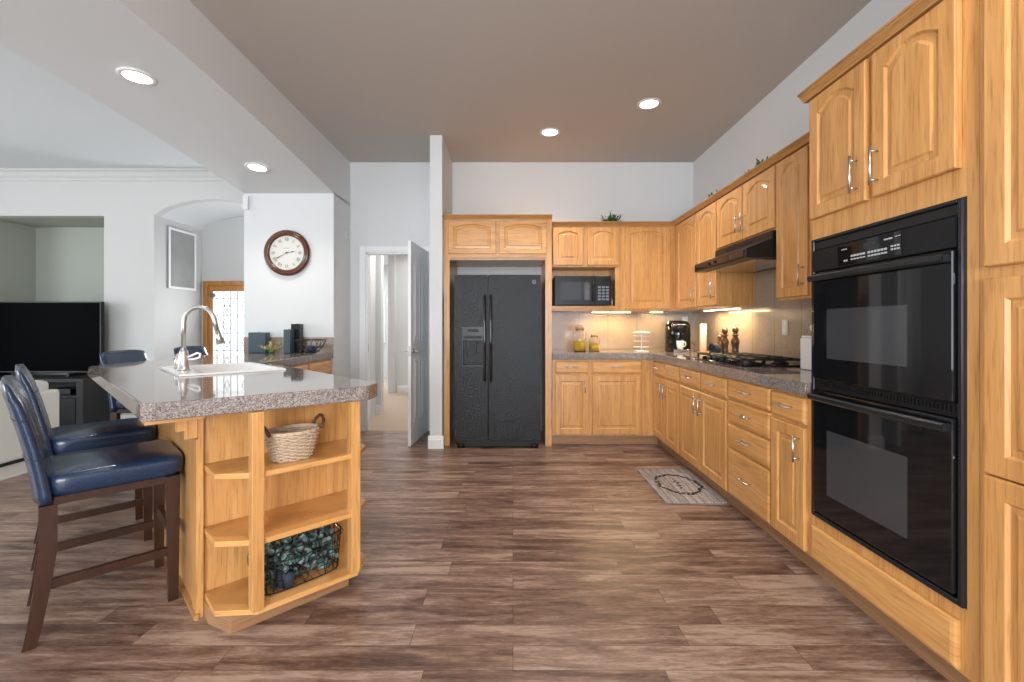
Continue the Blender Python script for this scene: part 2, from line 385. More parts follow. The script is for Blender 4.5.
# outer shell: rear wall with two windows, left wall with one
mb = MB()
for x0, x1 in ((XW - .1, -6.4), (-2.8, -1.3), (2.05, XR + .1)): mb.box(x0, x1, YN - .1, YN, 0, H)
for x0, x1 in ((-6.4, -2.8), (-1.3, 2.05)): mb.box(x0, x1, YN - .1, YN, 0, .35); mb.box(x0, x1, YN - .1, YN, 2.65, H)
struct('wall_rear', mb, WALL)
struct('wall_left', MB().box(XW - .1, XW, YN, -1.1, 0, H).box(XW - .1, XW, 3.5, YW + .1, 0, H).box(XW - .1, XW, -1.1, 3.5, 0, .35).box(XW - .1, XW, -1.1, 3.5, 2.65, H), WALL)
k = 1
for x0, x1 in ((-6.4, -2.8), (-1.3, 2.05)):
    f = MB(); xm = (x0 + x1) / 2
    for a, b in ((x0, x0 + .06), (xm - .03, xm + .03), (x1 - .06, x1)): f.box(a, b, YN - .08, YN - .03, .35, 2.65)
    f.box(x0, x1, YN - .08, YN - .03, .35, .41); f.box(x0, x1, YN - .08, YN - .03, 2.59, 2.65)
    struct('window_%d' % k, f, TRIMW); k += 1
f = MB()
for a, b in ((-1.1, -1.04), (1.17, 1.23), (3.44, 3.5)): f.box(XW - .08, XW - .03, a, b, .35, 2.65)
f.box(XW - .08, XW - .03, -1.1, 3.5, .35, .41); f.box(XW - .08, XW - .03, -1.1, 3.5, 2.59, 2.65)
struct('window_3', f, TRIMW)
# side hall behind the doorway
struct('wall_corridor', MB().box(-2.02, -1.90, YB + .1, 6.27, 0, 2.6).box(-1.90, -1.79, 6.17, 6.29, 0, 2.6), WALL)
struct('wall_corridor', MB().box(-2.18, -.2, 8.27, 8.37, 0, 2.6).box(-2.24, -2.12, 8.15, 8.27, 0, 2.6), WALL)
struct('wall_corridor', MB().box(-.40, -.3, YB + .1, 8.27, 0, 2.6).box(-4.5, -2.0, 10.5, 10.6, 0, 2.6).box(-4.6, -4.5, 6.3, 10.6, 0, 2.6), WALL)
struct('ceiling', MB().box(-1.86, -.2, YB + .1, 6.6, 2.6, 2.68).box(-4.6, -.2, 6.6, 10.6, 2.6, 2.68), CEILW)
struct('window_4', MB().box(-3.16, -2.98, 10.46, 10.49, .85, 1.95), FARWIN)
struct('trim_3', MB().box(-3.20, -3.16, 10.44, 10.495, .81, 1.99).box(-2.98, -2.94, 10.44, 10.495, .81, 1.99).box(-3.16, -2.98, 10.44, 10.495, .81, .85).box(-3.16, -2.98, 10.44, 10.495, 1.95, 1.99), TRIMW)
area('corridor_fill_far', (-1.2, 7.9, 2.5), (0, 0, 0), 1.2, .5, 10, (1, .96, .9))  # added fill brightening the far corridor from above, no window here
area('corridor_fill_near', (-1.2, 6.2, 2.55), (0, 0, 0), .6, .6, 15, (1, .96, .9))  # added fill over the near corridor, no fixture modelled
area('far_room_light', (-3.2, 9.2, 2.5), (0, 0, 0), 1.0, 1.0, 30, DAY)
area('vault_fill', (-3.3, 6.27, 1.3), (R(-118), 0, 0), .8, .9, 22, DAY)  # added fill aimed upward to brighten the hall vault
# baseboards
BBP = [(0, 0), (.016, 0), (.016, .085), (.011, .098), (.011, .112), (.006, .125), (0, .125)]
def base_y(x0, x1, y):   # board on a wall facing -y
    return MB().prism([(y - a, b) for a, b in BBP], 'x', x0, x1)
struct('baseboard_back', base_y(XL, DX0 - .075, YB), TRIMW)
mb = base_y(-.831, -.679, 4.46); mb.prism([(-.815 - a, b) for a, b in BBP], 'y', 4.46, 5.2)
struct('baseboard_partition', mb, TRIMW)
struct('baseboard_clock', MB().prism([(XL + a, b) for a, b in BBP], 'y', 4.735, YB), TRIMW)
struct('baseboard_living', base_y(NX1 + .0, AX0, YW), TRIMW)
struct('baseboard_corridor', base_y(-2.1, -.42, 8.27).prism([(6.17 - a, b) for a, b in BBP], 'x', -1.9, -1.79), TRIMW)
# crown of living wall
struct('trim_1', MB().prism([(YW, H), (YW - .09, H), (YW - .09, H - .015), (YW - .06, H - .03), (YW - .03, H - .075), (YW - .015, H - .085), (YW - .015, H - .12), (YW, H - .12)], 'x', XW, BX), WALLL)
# door casing
mb = MB()
for x0, x1 in ((DX0 - .07, DX0), (DX1, DX1 + .07)): mb.box(x0, x1, YB - .018, YB, 0, DZ + .07)
mb.box(DX0, DX1, YB - .018, YB, DZ, DZ + .07)
mb.box(DX0, DX0 + .018, YB, YB + .1, 0, DZ); mb.box(DX1 - .018, DX1, YB, YB + .1, 0, DZ); mb.box(DX0, DX1, YB, YB + .1, DZ - .018, DZ)
struct('trim_2', mb, TRIMW, .004)
# six-panel style white door leaf, open
def panel_ring(mb, x0, x1, z0, z1, rise, yf, depth=.008, n=12, inset=(.0, .012, .03, .045), ys=(0, .008, .008, .002)):
    """raised panel contour stack, front facing -y at yf; returns outer contour"""
    rings = []
    for i, ins in enumerate(inset):
        rings.append([(x, yf + ys[i], z) for x, z in contour(x0, x1, z0, z1, rise, ins, n)])
    v = [p for r in rings for p in r]; m = len(rings[0]); f = []
    for i in range(len(rings) - 1):
        for k in range(m): f.append((i * m + k, i * m + (k + 1) % m, (i + 1) * m + (k + 1) % m, (i + 1) * m + k))
    f.append([(len(rings) - 1) * m + k for k in range(m)])
    mb.add(v, f); return rings[0]
def contour(x0, x1, z0, z1, rise, ins, n):
    xc = (x0 + x1) / 2; hw = (x1 - x0) / 2
    pts = [(x0 + ins, z0 + ins), (x1 - ins, z0 + ins)]
    for k in range(n + 1):
        t = 1 - 2 * k / n; x = xc + t * (hw - ins)
        q = max(0, 1 - (t / .93) ** 2) if rise else 1
        pts.append((x, z1 - rise + rise * q - ins))
    return pts
def door_mesh(W, Hh, rise=0, T=.02, fw=.058, x=0, z=0, y=0):
    """cabinet door: front at y-T; frame with a recessed / raised centre panel"""
    mb = MB(); n = 22; c = .004; y -= .001
    yf = y - T
    out = contour(x, x + W, z, z + Hh, 0, 0, n); out2 = contour(x, x + W, z, z + Hh, 0, c, n)
    inn = contour(x + fw, x + W - fw, z + fw, z + Hh - fw * (.72 if rise else 1), rise, 0, n)
    insets = (0, .008, .026, .034); ys = (0, .009, .0075, .002)
    rings = [[(a, y, b) for a, b in out], [(a, yf + c, b) for a, b in out], [(a, yf, b) for a, b in out2]]
    for ins, yy in zip(insets, ys):
        rings.append([(a, yf + yy, b) for a, b in contour(x + fw, x + W - fw, z + fw, z + Hh - fw * (.72 if rise else 1), rise, ins, n)])
    m = len(out); v = [p for r in rings for p in r]; f = [list(range(m))]
    for i in range(len(rings) - 1):
        for k in range(m): f.append((i * m + k, i * m + (k + 1) % m, (i + 1) * m + (k + 1) % m, (i + 1) * m + k))
    f.append([(len(rings) - 1) * m + k for k in range(m)])
    return mb.add(v, f)
def drawer_mesh(W, Hh, x=0, z=0, T=.02, y=0):
    mb = MB(); n = 2; y -= .001; yf = y - T
    rings = [[(a, yy, b) for a, b in contour(x, x + W, z, z + Hh, 0, ins, n)] for ins, yy in ((0, y), (0, yf + .008), (.006, yf + .003), (.016, yf), )]
    m = len(rings[0]); v = [p for r in rings for p in r]; f = [list(range(m))]
    for i in range(len(rings) - 1):
        for k in range(m): f.append((i * m + k, i * m + (k + 1) % m, (i + 1) * m + (k + 1) % m, (i + 1) * m + k))
    f.append([(len(rings) - 1) * m + k for k in range(m)])
    return mb.add(v, f)
def pull(parent, x, z, y, L=.13, vertical=True):
    mb = MB()
    if vertical:
        mb.cyl((x, y - .032, z - L / 2), (x, y - .032, z + L / 2), .0055, 10)
        for q in (-1, 1): mb.cyl((x, y, z + q * L * .37), (x, y - .032, z + q * L * .37), .0042, 8)
    else:
        mb.cyl((x - L / 2, y - .032, z), (x + L / 2, y - .032, z), .0055, 10)
        for q in (-1, 1): mb.cyl((x + q * L * .37, y, z), (x + q * L * .37, y - .032, z), .0042, 8)
    return mb.build('handle', NICKEL, parent)

def white_door():
    hinge = Vector((DX1 - .02, YB - .005, 0)); ang = math.atan2(4.505 - YB, -1.005 - (DX1)) ; W = .695; HH = 2.045
    t = bpy.data.objects.new('door_1', None); COL.objects.link(t); t.location = hinge; t.rotation_euler = (0, 0, ang); t['kind'] = 'structure'
    mb = MB(); mb.box(0, W, -.015, .015, .008, HH)
    for sgn in (-1, 1):
        for (x0, x1) in ((.095, W / 2 - .04), (W / 2 + .04, W - .095)):
            for (z0, z1, r) in ((.22, .88, 0), (1.04, 1.88, .07)):
                rings = []
                for ins, yy in ((0, .0155), (.012, .021), (.022, .0155), (.045, .0155), (.058, .021)):
                    rings.append([(a, sgn * yy, b) for a, b in contour(x0, x1, z0, z1, r, ins, 10)])
                m = len(rings[0]); v = [p for q in rings for p in q]; f = []
                for i in range(len(rings) - 1):
                    for k in range(m): f.append((i * m + k, i * m + (k + 1) % m, (i + 1) * m + (k + 1) % m, (i + 1) * m + k))
                f.append([(len(rings) - 1) * m + k for k in range(m)]); mb.add(v, f)
    mb.build('door_leaf', TRIMW, t)
    for sgn in (-1, 1):
        h = MB(); x = W - .06
        h.cyl((x, sgn * .015, .95), (x, sgn * .025, .95), .028, 20); h.cyl((x, sgn * .02, .95), (x, sgn * .062, .95), .009, 12)
        h.tube([(x, sgn * .058, .95), (x - .04, sgn * .062, .952), (x - .11, sgn * .06, .945)], [.009, .008, .007], 10)
        h.build('door_handle', NICKEL, t)
    MB().box(W, W + .0015, -.011, .011, .90, 1.0).build('latch_plate', NICKEL, t)
white_door()
tag(MB().box(DX0 - .0, DX0 + .0195, YB + .02, YB + .05, .90, .99).build('strike_plate', NICKEL), 'small metal strike plate on the left jamb of the white doorway', 'strike plate')
# recessed lights
def downlight(x, y, z, label, tilt=0, power=34):
    t = thing('recessed_light', label, 'ceiling light', (x, y, z), 0, 'recessed ceiling lights')
    t.rotation_euler = (tilt, 0, 0)
    MB().lathe([(.072, -.001), (.074, -.006), (.097, -.006), (.1, 0)], 32, cap=False).build('trim_ring', WHITEP, t)
    MB().lathe([(.0001, -.004), (.074, -.003)], 32, cap=False).build('lens', DOWNL, t)
    d = bpy.data.lights.new('downlight', 'SPOT'); d.energy = power; d.color = (1, .93, .84); d.spot_size = R(120); d.spot_blend = .8; d.shadow_soft_size = .07
    o = bpy.data.objects.new('downlight', d); COL.objects.link(o); o.location = (x, y, z - .02)
downlight(1.145, 3.83, H, 'round recessed light on the taupe ceiling, the one nearer the right cabinets', power=64)
downlight(.357, 4.39, H, 'round recessed light on the taupe ceiling above the refrigerator side', power=64)
downlight(-.62, 1.35, H, 'round recessed light added out of view to brighten the kitchen, nearer the island', power=64)  # extra lamp outside the view, added to lift the kitchen light
downlight(1.0, .9, H, 'round recessed light added out of view near the pantry to brighten the right cabinets', power=40)  # also added out of view, throws light on the right run
downlight(-2.30, 2.785, 2.735 - .16 * (.335 / 2.27) ** 1.55 - .001, 'round recessed light in the white beam soffit, the larger and nearer one')
downlight(-2.31, 4.11, 2.735 - .16 * (1.66 / 2.27) ** 1.55 - .004, 'round recessed light in the white beam soffit just in front of the clock wall', tilt=R(-6))

# ------------------------------------------------------------------ kitchen cabinets
ZC0, ZC1 = .865, .93          # granite slab
FY, FX = 4.57, 1.42           # faces of the base cabinets
UY, UX = 4.88, 1.74           # faces of the wall cabinets
ZU0, ZT = 1.365, 2.271; CR = 2.31
def face_frame(b, W, z0, z1, stiles, rails):
    st = sorted(stiles); rails = sorted(rails)
    for a, c in st: b.box(a, c, 0, .018, z0, z1)
    for (a, c), (d, e) in zip(st[:-1], st[1:]):
        for p, q in rails: b.box(c, d, 0, .018, p, q)
def merge(iv):
    iv = sorted(iv); out = [list(iv[0])]
    for a, c in iv[1:]:
        if a <= out[-1][1] + .0005: out[-1][1] = max(out[-1][1], c)
        else: out.append([a, c])
    return [tuple(x) for x in out]
def base_cabinet(label, loc, rz, W, doors, drawers, depth, handles=True, rise=0):
    """local frame: x along the front, front plane y=0 facing -y"""
    t = thing('base_cabinet', label, 'base cabinet', loc, rz, 'oak base cabinets')
    b = MB()
    cols = merge([(x0, x1) for x0, x1, _ in doors] + [(d[0], d[1]) for d in drawers]) if False else None
    xs = sorted([(x0, x1) for x0, x1, _ in doors]) or [(drawers[0][0], drawers[0][1])]
    stl = [(0, xs[0][0] + .02)] + [(p[1] - .02, q[0] + .02) for p, q in zip(xs[:-1], xs[1:])] + [(xs[-1][1] - .02, W)]
    face_frame(b, W, .10, ZC0 - .001, stl, [(.10, .135), (ZC0 - .035, ZC0 - .001), (.69, .745)] if doors else [(.10, .135), (ZC0 - .03, ZC0 - .001), (.39, .44), (.55, .60), (.70, .75)])
    b.box(0, .018, .018, depth, .10, ZC0 - .001); b.box(W - .018, W, .018, depth, .10, ZC0 - .001)
    b.box(.018, W - .018, depth - .02, depth, .12, ZC0 - .03); b.box(.018, W - .018, .018, depth - .02, .10, .12)
    b.build('carcass', OV, t)
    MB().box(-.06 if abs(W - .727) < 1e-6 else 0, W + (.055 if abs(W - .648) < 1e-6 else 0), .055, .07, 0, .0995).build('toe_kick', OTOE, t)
    for (x0, x1, side) in doors:
        d = door_mesh(x1 - x0, .59, rise, x=x0, z=.115).build('door', OV, t)
        if side: pull(d, x1 - .035 if side == 'r' else x0 + .035, .60, -.02)
    for (x0, x1, z0, z1) in drawers:
        d = drawer_mesh(x1 - x0, z1 - z0, x=x0, z=z0).build('drawer', OH, t)
        pull(d, (x0 + x1) / 2, (z0 + z1) / 2 + .005, -.02, .125, False)
    return t
# right run: local x -> world -y.  place(yfar) = local 0
RZ = R(-90)
dp = XR - FX - .002
base_cabinet('oak base cabinet on the right run nearest the back corner, with two doors', (FX, 4.567, 0), RZ, .727,
             [(.02, .355, 'r'), (.365, .705, 'l')], [(.02, .345, .725, .85), (.365, .705, .725, .85)], dp)
base_cabinet('oak base cabinet beneath the gas cooktop with two doors and two drawers', (FX, 3.84, 0), RZ, .86,
             [(.02, .425, 'r'), (.435, .845, 'l')], [(.02, .42, .725, .85), (.44, .845, .725, .85)], dp)
base_cabinet('oak base cabinet made of a stack of four drawers', (FX, 2.98, 0), RZ, .50,
             [], [(.01, .49, .735, .855), (.01, .49, .58, .722), (.01, .49, .42, .567), (.01, .49, .115, .407)], dp)
base_cabinet('narrow oak base cabinet with one door and one drawer right beside the wall ovens', (FX, 2.48, 0), RZ, .318,
             [(.008, .29, 'r')], [(.008, .29, .725, .85)], dp)
# back run (local = world axes)
base_cabinet('pale oak base cabinet against the back wall beside the refrigerator, one narrow door', (.395, FY, 0), 0, .374,
             [(.025, .359, 'r')], [(.025, .359, .725, .847)], YB - FY - .002)
base_cabinet('pale oak base cabinet in the back corner with one wide square-panel door', (.77, FY, 0), 0, .648,
             [(.024, .519, None)], [(.024, .519, .725, .847)], YB - FY - .002)
# granite worktop of the cooking side, L shaped, thick edge
def poly_slab(outer, holes, z0, z1):
    bm = bmesh.new(); loops = []
    for lp in [outer] + holes:
        vs = [bm.verts.new((x, y, z1)) for x, y in lp]; loops.append(vs)
        for i in range(len(vs)): bm.edges.new((vs[i], vs[(i + 1) % len(vs)]))
    bmesh.ops.triangle_fill(bm, use_beauty=True, edges=bm.edges[:])
    bm.verts.ensure_lookup_table()
    mb = MB(); vs = [v.co.copy() for v in bm.verts]; n = len(vs); bm.verts.index_update()
    f = [[v.index for v in fc.verts] for fc in bm.faces]
    allv = [(v.x, v.y, z1) for v in vs] + [(v.x, v.y, z0) for v in vs]
    ff = f + [[i + n for i in x[::-1]] for x in f]; k = 0
    for lp in loops:
        m = len(lp)
        for i in range(m): ff.append([k + i, k + (i + 1) % m, n + k + (i + 1) % m, n + k + i])
        k += m
    bm.free(); return mb.add(allv, ff)
wt = poly_slab([(.392, YB - .002), (.392, FY - .03), (1.36, FY - .03), (FX - .03, FY - .06), (FX - .03, 2.163), (XR - .002, 2.163), (XR - .002, YB - .002)], [], ZC0, ZC1)
tag(wt.build('granite_worktop', GR, None, .004), 'speckled granite worktop along the back and right walls with a thick front edge', 'worktop')
bs = MB().box(.392, XR - .0125, YB - .012, YB - .001, ZC1 + .001, ZU0 - .01)
bs.box(XR - .012, XR - .001, 2.165, YB - .001, ZC1 + .001, ZU0 - .01).box(XR - .012, XR - .001, 2.995, 3.845, ZU0 - .01, 1.66)
tag(bs.build('backsplash', BS), 'stone tile backsplash behind the worktop under the wall cabinets', 'backsplash')

def wall_cabinet(label, loc, rz, W, z0, z1, doors, depth, lower_z=None, fill=()):
    t = thing('wall_cabinet', label, 'wall cabinet', loc, rz, 'oak wall cabinets')
    b = MB()
    face_frame(b, W, z0, z1, merge([(0, .02), (W - .02, W)] + [(max(0, a), min(W, c)) for a, c in fill]), [(z0, z0 + .035), (z1 - .03, z1)])
    b.box(0, W, .018, depth, z1 - .018, z1); b.box(0, W, .018, depth, z0, z0 + .018)
    b.box(0, .018, .018, depth, z0 + .018, z1 - .018); b.box(W - .018, W, .018, depth, z0 + .018, z1 - .018); b.box(.018, W - .018, depth - .015, depth, z0 + .018, z1 - .018)
    b.build('carcass', OV, t)
    for (x0, x1, zz0, zz1, side, rise) in doors:
        d = door_mesh(x1 - x0, zz1 - zz0, rise, x=x0, z=zz0).build('door', OV, t)
        if side: pull(d, x1 - .032 if side == 'r' else x0 + .032, zz0 + .12, -.02)
    return t
du = XR - UX - .002
wall_cabinet('oak wall cabinet on the right run beside the corner, two tall arched doors', (UX, 4.878, 0), RZ, 1.028, ZU0, ZT,
             [(.088, .583, ZU0 + .015, ZT - .012, 'r', .045), (.608, 1.018, ZU0 + .015, ZT - .012, 'r', .045)], du, fill=[(0, .1), (.57, .62)])
wall_cabinet('short oak wall cabinet above the range hood with two arched doors', (UX, 3.848, 0), RZ, .862, 1.835, ZT,
             [(.01, .42, 1.85, ZT - .012, 'r', .045), (.44, .85, 1.85, ZT - .012, 'l', .045)], du, fill=[(.41, .45)])
wall_cabinet('oak wall cabinet between the range hood and the wall ovens', (UX, 2.985, 0), RZ, .822, ZU0, ZT,
             [(.01, .322, ZU0 + .015, ZT - .012, 'r', .045), (.345, .80, ZU0 + .015, ZT - .012, None, .045)], du, fill=[(.315, .35)])
dk = YB - UY - .002
wall_cabinet('oak wall cabinet on the back wall right of the microwave with one broad arched door', (1.152, UY, 0), 0, .586, ZU0, ZT,
             [(.045, .533, ZU0 + .018, ZT - .012, None, .03)], dk, fill=[(0, .06), (.52, .586)])
# microwave cabinet with the open shelf
t = wall_cabinet('oak wall cabinet above and around the black microwave, two small arched doors', (.395, UY, 0), 0, .756, 1.83, ZT,
             [(.03, .355, 1.85, ZT - .012, None, .03), (.40, .735, 1.85, ZT - .012, None, .03)], dk, fill=[(.345, .41)])
MB().box(0, .019, 0, dk, ZU0, 1.8295).build('side_panel', OV, t)
MB().box(.701, .756, 0, dk, ZU0, 1.8295).build('side_panel', OV, t)
MB().box(.02, .70, -.012, dk - .013, 1.385, 1.415).box(.02, .70, 0, .018, ZU0, 1.385).build('shelf', OH, t)
MB().box(.02, .70, dk - .012, dk, 1.415, 1.83).build('back_panel', OV, t)
# crown over the upper runs (mitred in the corner)
CP = [(0, 0), (-.022, 0), (-.025, .006), (-.036, .018), (-.040, .021), (-.046, .029), (-.052, .031), (-.052, .039), (0, .039)]
cm = MB()
vs = []
ends = []
for (ox, oz) in CP:
    ends.append(((.395, UY + ox, ZT + oz), (UX + ox, UY + ox, ZT + oz), (UX + ox, 2.195, ZT + oz)))
n = len(CP)
vs = [e[0] for e in ends] + [e[1] for e in ends] + [e[2] for e in ends]
fs = [list(range(n))] + [[2 * n + i for i in range(n)]]
for q in (0, 1):
    for i in range(n): fs.append([q * n + i, q * n + (i + 1) % n, (q + 1) * n + (i + 1) % n, (q + 1) * n + i])
cm.add(vs, fs)
tag(cm.build('crown_moulding', OVd), 'long oak crown moulding running along the tops of the wall cabinets', 'moulding')

# refrigerator surround
FC0, FC1 = -.692, .39
t = thing('refrigerator_cabinet', 'tall oak surround with two flat arched doors above the black refrigerator', 'cabinet', (FC0, FY, 0), 0)
W = FC1 - FC0
dpt = YB - FY - .002
MB().box(0, .055, 0, dpt, 0, ZT).build('side_panel', OV, t)
MB().box(W - .065, W, 0, dpt, 0, ZT).build('side_panel', OV, t)
b = MB().box(.0555, W - .0655, 0, dpt, ZT - .02, ZT - .0005).box(.0555, W - .0655, .0, .02, 1.8905, ZT - .0205).box(.0555, W - .0655, .0205, dpt, 1.875, 1.895)
b.build('carcass', OH, t)
MB().box(.0555, W - .0655, -.006, .018, 1.86, 1.89).build('rail', OVd, t)
for x0 in (.045, .555):
    door_mesh(.475, .335, .03, x=x0, z=1.922, fw=.05).build('door', OH, t)
cp = MB(); cp.prism([(a, ZT + bb) for a, bb in CP], 'x', -.0, W + .0)
cp.build('crown', OVd, t)

# tall oven cabinet and pantry
OY1, OY0 = 2.16, 1.385
t = thing('oven_cabinet', 'tall oak cabinet housing the black double wall oven', 'cabinet', (FX, OY1, 0), RZ)
W = OY1 - OY0
b = MB()
b.box(.0125, .7375, 0, .02, .10, .312); b.box(.0125, .7375, 0, .02, 1.607, ZT - .0005); b.box(0, .0125, 0, .02, .10, ZT - .0005); b.box(.7375, W, 0, .02, .10, ZT - .0005)
b.box(0, .018, .02, dp, .10, ZT - .0005); b.box(W - .018, W, .02, dp, .10, ZT - .0005)
b.box(.018, W - .018, .02, dp - .02, 1.64, 1.66); b.box(.018, W - .018, .02, dp - .02, .26, .28); b.box(.018, W - .018, dp - .02, dp, .10, ZT - .02); b.box(0.018, W - .018, .02, dp, ZT - .02, ZT - .0005)
b.build('carcass', OV, t)
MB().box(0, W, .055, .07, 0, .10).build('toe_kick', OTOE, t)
for x0, x1, sd in ((.012, .352, 'r'), (.388, .722, 'l')):
    d = door_mesh(x1 - x0, .560, .042, x=x0, z=1.70, fw=.056, T=.022).build('door', OV, t)
    pull(d, x1 - .04 if sd == 'r' else x0 + .03, 1.70 + .115, -.022, .15)
drawer_mesh(.70, .155, x=.018, z=.112).build('drawer', OH, t)
cp = MB(); cp.prism([(a, ZT + bb) for a, bb in CP], 'x', -.03, W)
cp.build('crown', OVd, t)
t = thing('pantry_cabinet', 'tall oak pantry cabinet at the right edge, nearer than the ovens', 'cabinet', (FX, OY0 - .002, 0), RZ)
W = .80
b = MB(); b.box(0, W, 0, .02, .10, 2.6); b.box(0, .018, .02, dp, .10, 2.6); b.box(W - .018, W, .02, dp, .10, 2.6); b.box(.018, W - .018, dp - .02, dp, .1, 2.6); b.box(.018, W - .018, .02, dp - .02, 2.58, 2.6)
b.build('carcass', OV, t)
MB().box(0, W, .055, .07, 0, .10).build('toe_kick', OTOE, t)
door_mesh(.70, 1.0, .06, x=.03, z=1.375, fw=.06, T=.022).build('door', OV, t)
# lower door: two stacked panels
d = door_mesh(.70, .575, 0, x=.03, z=.765, fw=.06, T=.022); d.v += []; 
d2 = door_mesh(.70, .64, 0, x=.03, z=.12, fw=.06, T=.022); d.add(d2.v, d2.f)
d.build('door', OV, t)

# ------------------------------------------------------------------ double wall oven (local frame as the cabinet)
t = thing('double_wall_oven', 'black double wall oven built into the oak cabinet', 'oven', (FX, OY1, 0), RZ)
ox0, ox1 = .013, .737
fr = MB()
fr.box(ox0, ox0 + .018, -.014, .021, .314, 1.604); fr.box(ox1 - .018, ox1, -.014, .021, .314, 1.604)
fr.box(ox0 + .018, ox1 - .018, -.014, .021, 1.590, 1.604); fr.box(ox0 + .018, ox1 - .018, -.014, .021, .314, .334)
fr.build('frame', DARKENAMEL, t, .004)
MB().box(ox0 + .05, ox1 - .05, .022, .50, .34, 1.595).build('oven_box', BLACKM, t)
cpn = MB().prism([(-.002, 1.555), (-.020, 1.545), (-.016, 1.452), (.014, 1.452), (.014, 1.555)], 'x', ox0 + .02, ox1 - .02)
cpn = cpn.build('control_panel', BLACKP, t)
MB().box(ox0 + .02, ox1 - .02, -.004, .01, 1.556, 1.588).build('vent', BLACKM, t)
mb = MB().prism([(-.0225, 1.544), (-.0195, 1.458), (-.016, 1.458), (-.019, 1.544)], 'x', .20, .52); mb.build('touch_panel', BLACKG, cpn)
keys = MB()
def keyrow(x0, n, wd, z, h=.008, gap=.004):
    for i in range(n):
        x = x0 + i * (wd + gap); yy = -.0225 + (1.544 - z) * .035 - .0004
        keys.box(x, x + wd, yy - .0006, yy + .001, z - h / 2, z + h / 2)
keyrow(.235, 2, .008, 1.475); keyrow(.275, 5, .012, 1.490); keyrow(.275, 5, .012, 1.476, .005); keyrow(.365, 6, .012, 1.490); keyrow(.365, 6, .012, 1.476, .006)
keyrow(.475, 3, .010, 1.495, .006); keyrow(.475, 3, .010, 1.483, .006); keyrow(.445, 2, .017, 1.525, .006); keyrow(.225, 3, .007, 1.523, .005); keyrow(.495, 2, .01, 1.528, .003)
keys.build('printed_keys', GREYKEY, cpn)
MB().box(.345, .405, -.0225, -.0205, 1.508, 1.530).build('display', DISP, cpn)
def oven_door(z0, z1, hz):
    d = MB().box(ox0 + .022, ox1 - .022, -.022, .017, z0, z1).build('door', BLACKG, t, .006)
    MB().box(ox0 + .12, ox1 - .19, -.0226, -.0215, z0 + .10, z1 - .17).build('window', OVWIN, d)
    h = MB(); pts = [(ox0 + .03 + (ox1 - ox0 - .06) * k / 14, -.046 - .010 * sin(pi * k / 14), hz) for k in range(15)]
    n0 = len(h.v)
    for a, b2 in zip(pts[:-1], pts[1:]):
        v = []
        for p in (a, b2): v += [(p[0], p[1], p[2] - .014), (p[0], p[1] - .006, p[2] - .006), (p[0], p[1] - .006, p[2] + .008), (p[0], p[1], p[2] + .014), (p[0], p[1] + .014, p[2] + .014), (p[0], p[1] + .014, p[2] - .014)]
        h.add(v, [(i, (i + 1) % 6, 6 + (i + 1) % 6, 6 + i) for i in range(6)] , False)
    for x in (ox0 + .03, ox1 - .05): h.box(x, x + .02, -.048, -.020, hz - .012, hz + .012)
    h.build('handle', DARKENAMEL, d)
oven_door(.955, 1.445, 1.418)
oven_door(.345, .905, .875)
v = MB().box(ox0 + .02, ox1 - .02, -.008, .013, .908, .952)
for k in range(46): v.box(ox0 + .035 + k * .0145, ox0 + .043 + k * .0145, -.013, -.008, .925, .945)
v.build('vent_grille', BLACKP, t)

# ------------------------------------------------------------------ range hood
t = thing('range_hood', 'black under-cabinet range hood above the cooktop', 'range hood', (0, 0, 0))
prof = [(1.53, 1.65), (1.53, 1.712), (1.56, 1.722), (1.705, 1.78), (1.705, 1.832), (XR - .014, 1.832), (XR - .014, 1.65)]
MB().prism(prof, 'y', 2.992, 3.84).build('hood_body', BLACKP, t, .003)
MB().box(1.526, 1.531, 3.02, 3.81, 1.662, 1.705).build('front_band', BLACKG, t)
for y in (3.44, 3.54): MB().cyl((1.5255, y, 1.684), (1.515, y, 1.684), .011, 16).build('knob', BLACKM, t)
g = MB()
for j in range(6): g.box(1.7, 1.7045, 3.25 + j * .07, 3.30 + j * .07, 1.80, 1.812)
g.build('vent_slot', BLACKM, t)
MB().box(1.60, 1.98, 3.05, 3.78, 1.644, 1.6495).build('filter', STEEL, t)

# ------------------------------------------------------------------ refrigerator
RX0, RX1, RY = -.573, .271, 4.44
t = thing('refrigerator', 'black side-by-side refrigerator with textured doors and a water dispenser', 'refrigerator', ((RX0 + RX1) / 2, RY, 0))
hw = (RX1 - RX0) / 2
MB().box(-hw + .005, hw - .005, .065, .73, .03, 1.695).build('body', BLACKP, t, .005)
sp = -.093
dl = MB()   # left door with a recess for the dispenser
dx0, dx1, dz0, dz1 = -hw + .075, sp - .038, .80, 1.19
dl.box(-hw, dx0, 0, .06, .085, 1.70); dl.box(dx1, sp - .004, 0, .06, .085, 1.70); dl.box(dx0, dx1, 0, .06, .085, dz0); dl.box(dx0, dx1, 0, .06, dz1, 1.70); dl.box(dx0, dx1, .052, .06, dz0, dz1)
dl = dl.build('door', FRIDGE, t)
dr = MB().box(sp + .004, hw, 0, .06, .085, 1.70).build('door', FRIDGE, t, .004)
for x, p in ((sp - .030, dl), (sp + .030, dr)):
    MB().tube([(x, 0, 1.50), (x, -.045, 1.48), (x, -.05, 1.46), (x, -.05, .70), (x, -.045, .68), (x, 0, .66)], .0125, 10).build('handle', BLACKG, p)
dsp = MB().box(dx0, dx1, -.004, .004, dz1 - .13, dz1).box(dx0, dx0 + .012, -.004, .052, dz0, dz1 - .13).box(dx1 - .012, dx1, -.004, .052, dz0, dz1 - .13).box(dx0, dx1, -.006, .05, dz0, dz0 + .02)
dsp = dsp.build('dispenser', BLACKP, dl)
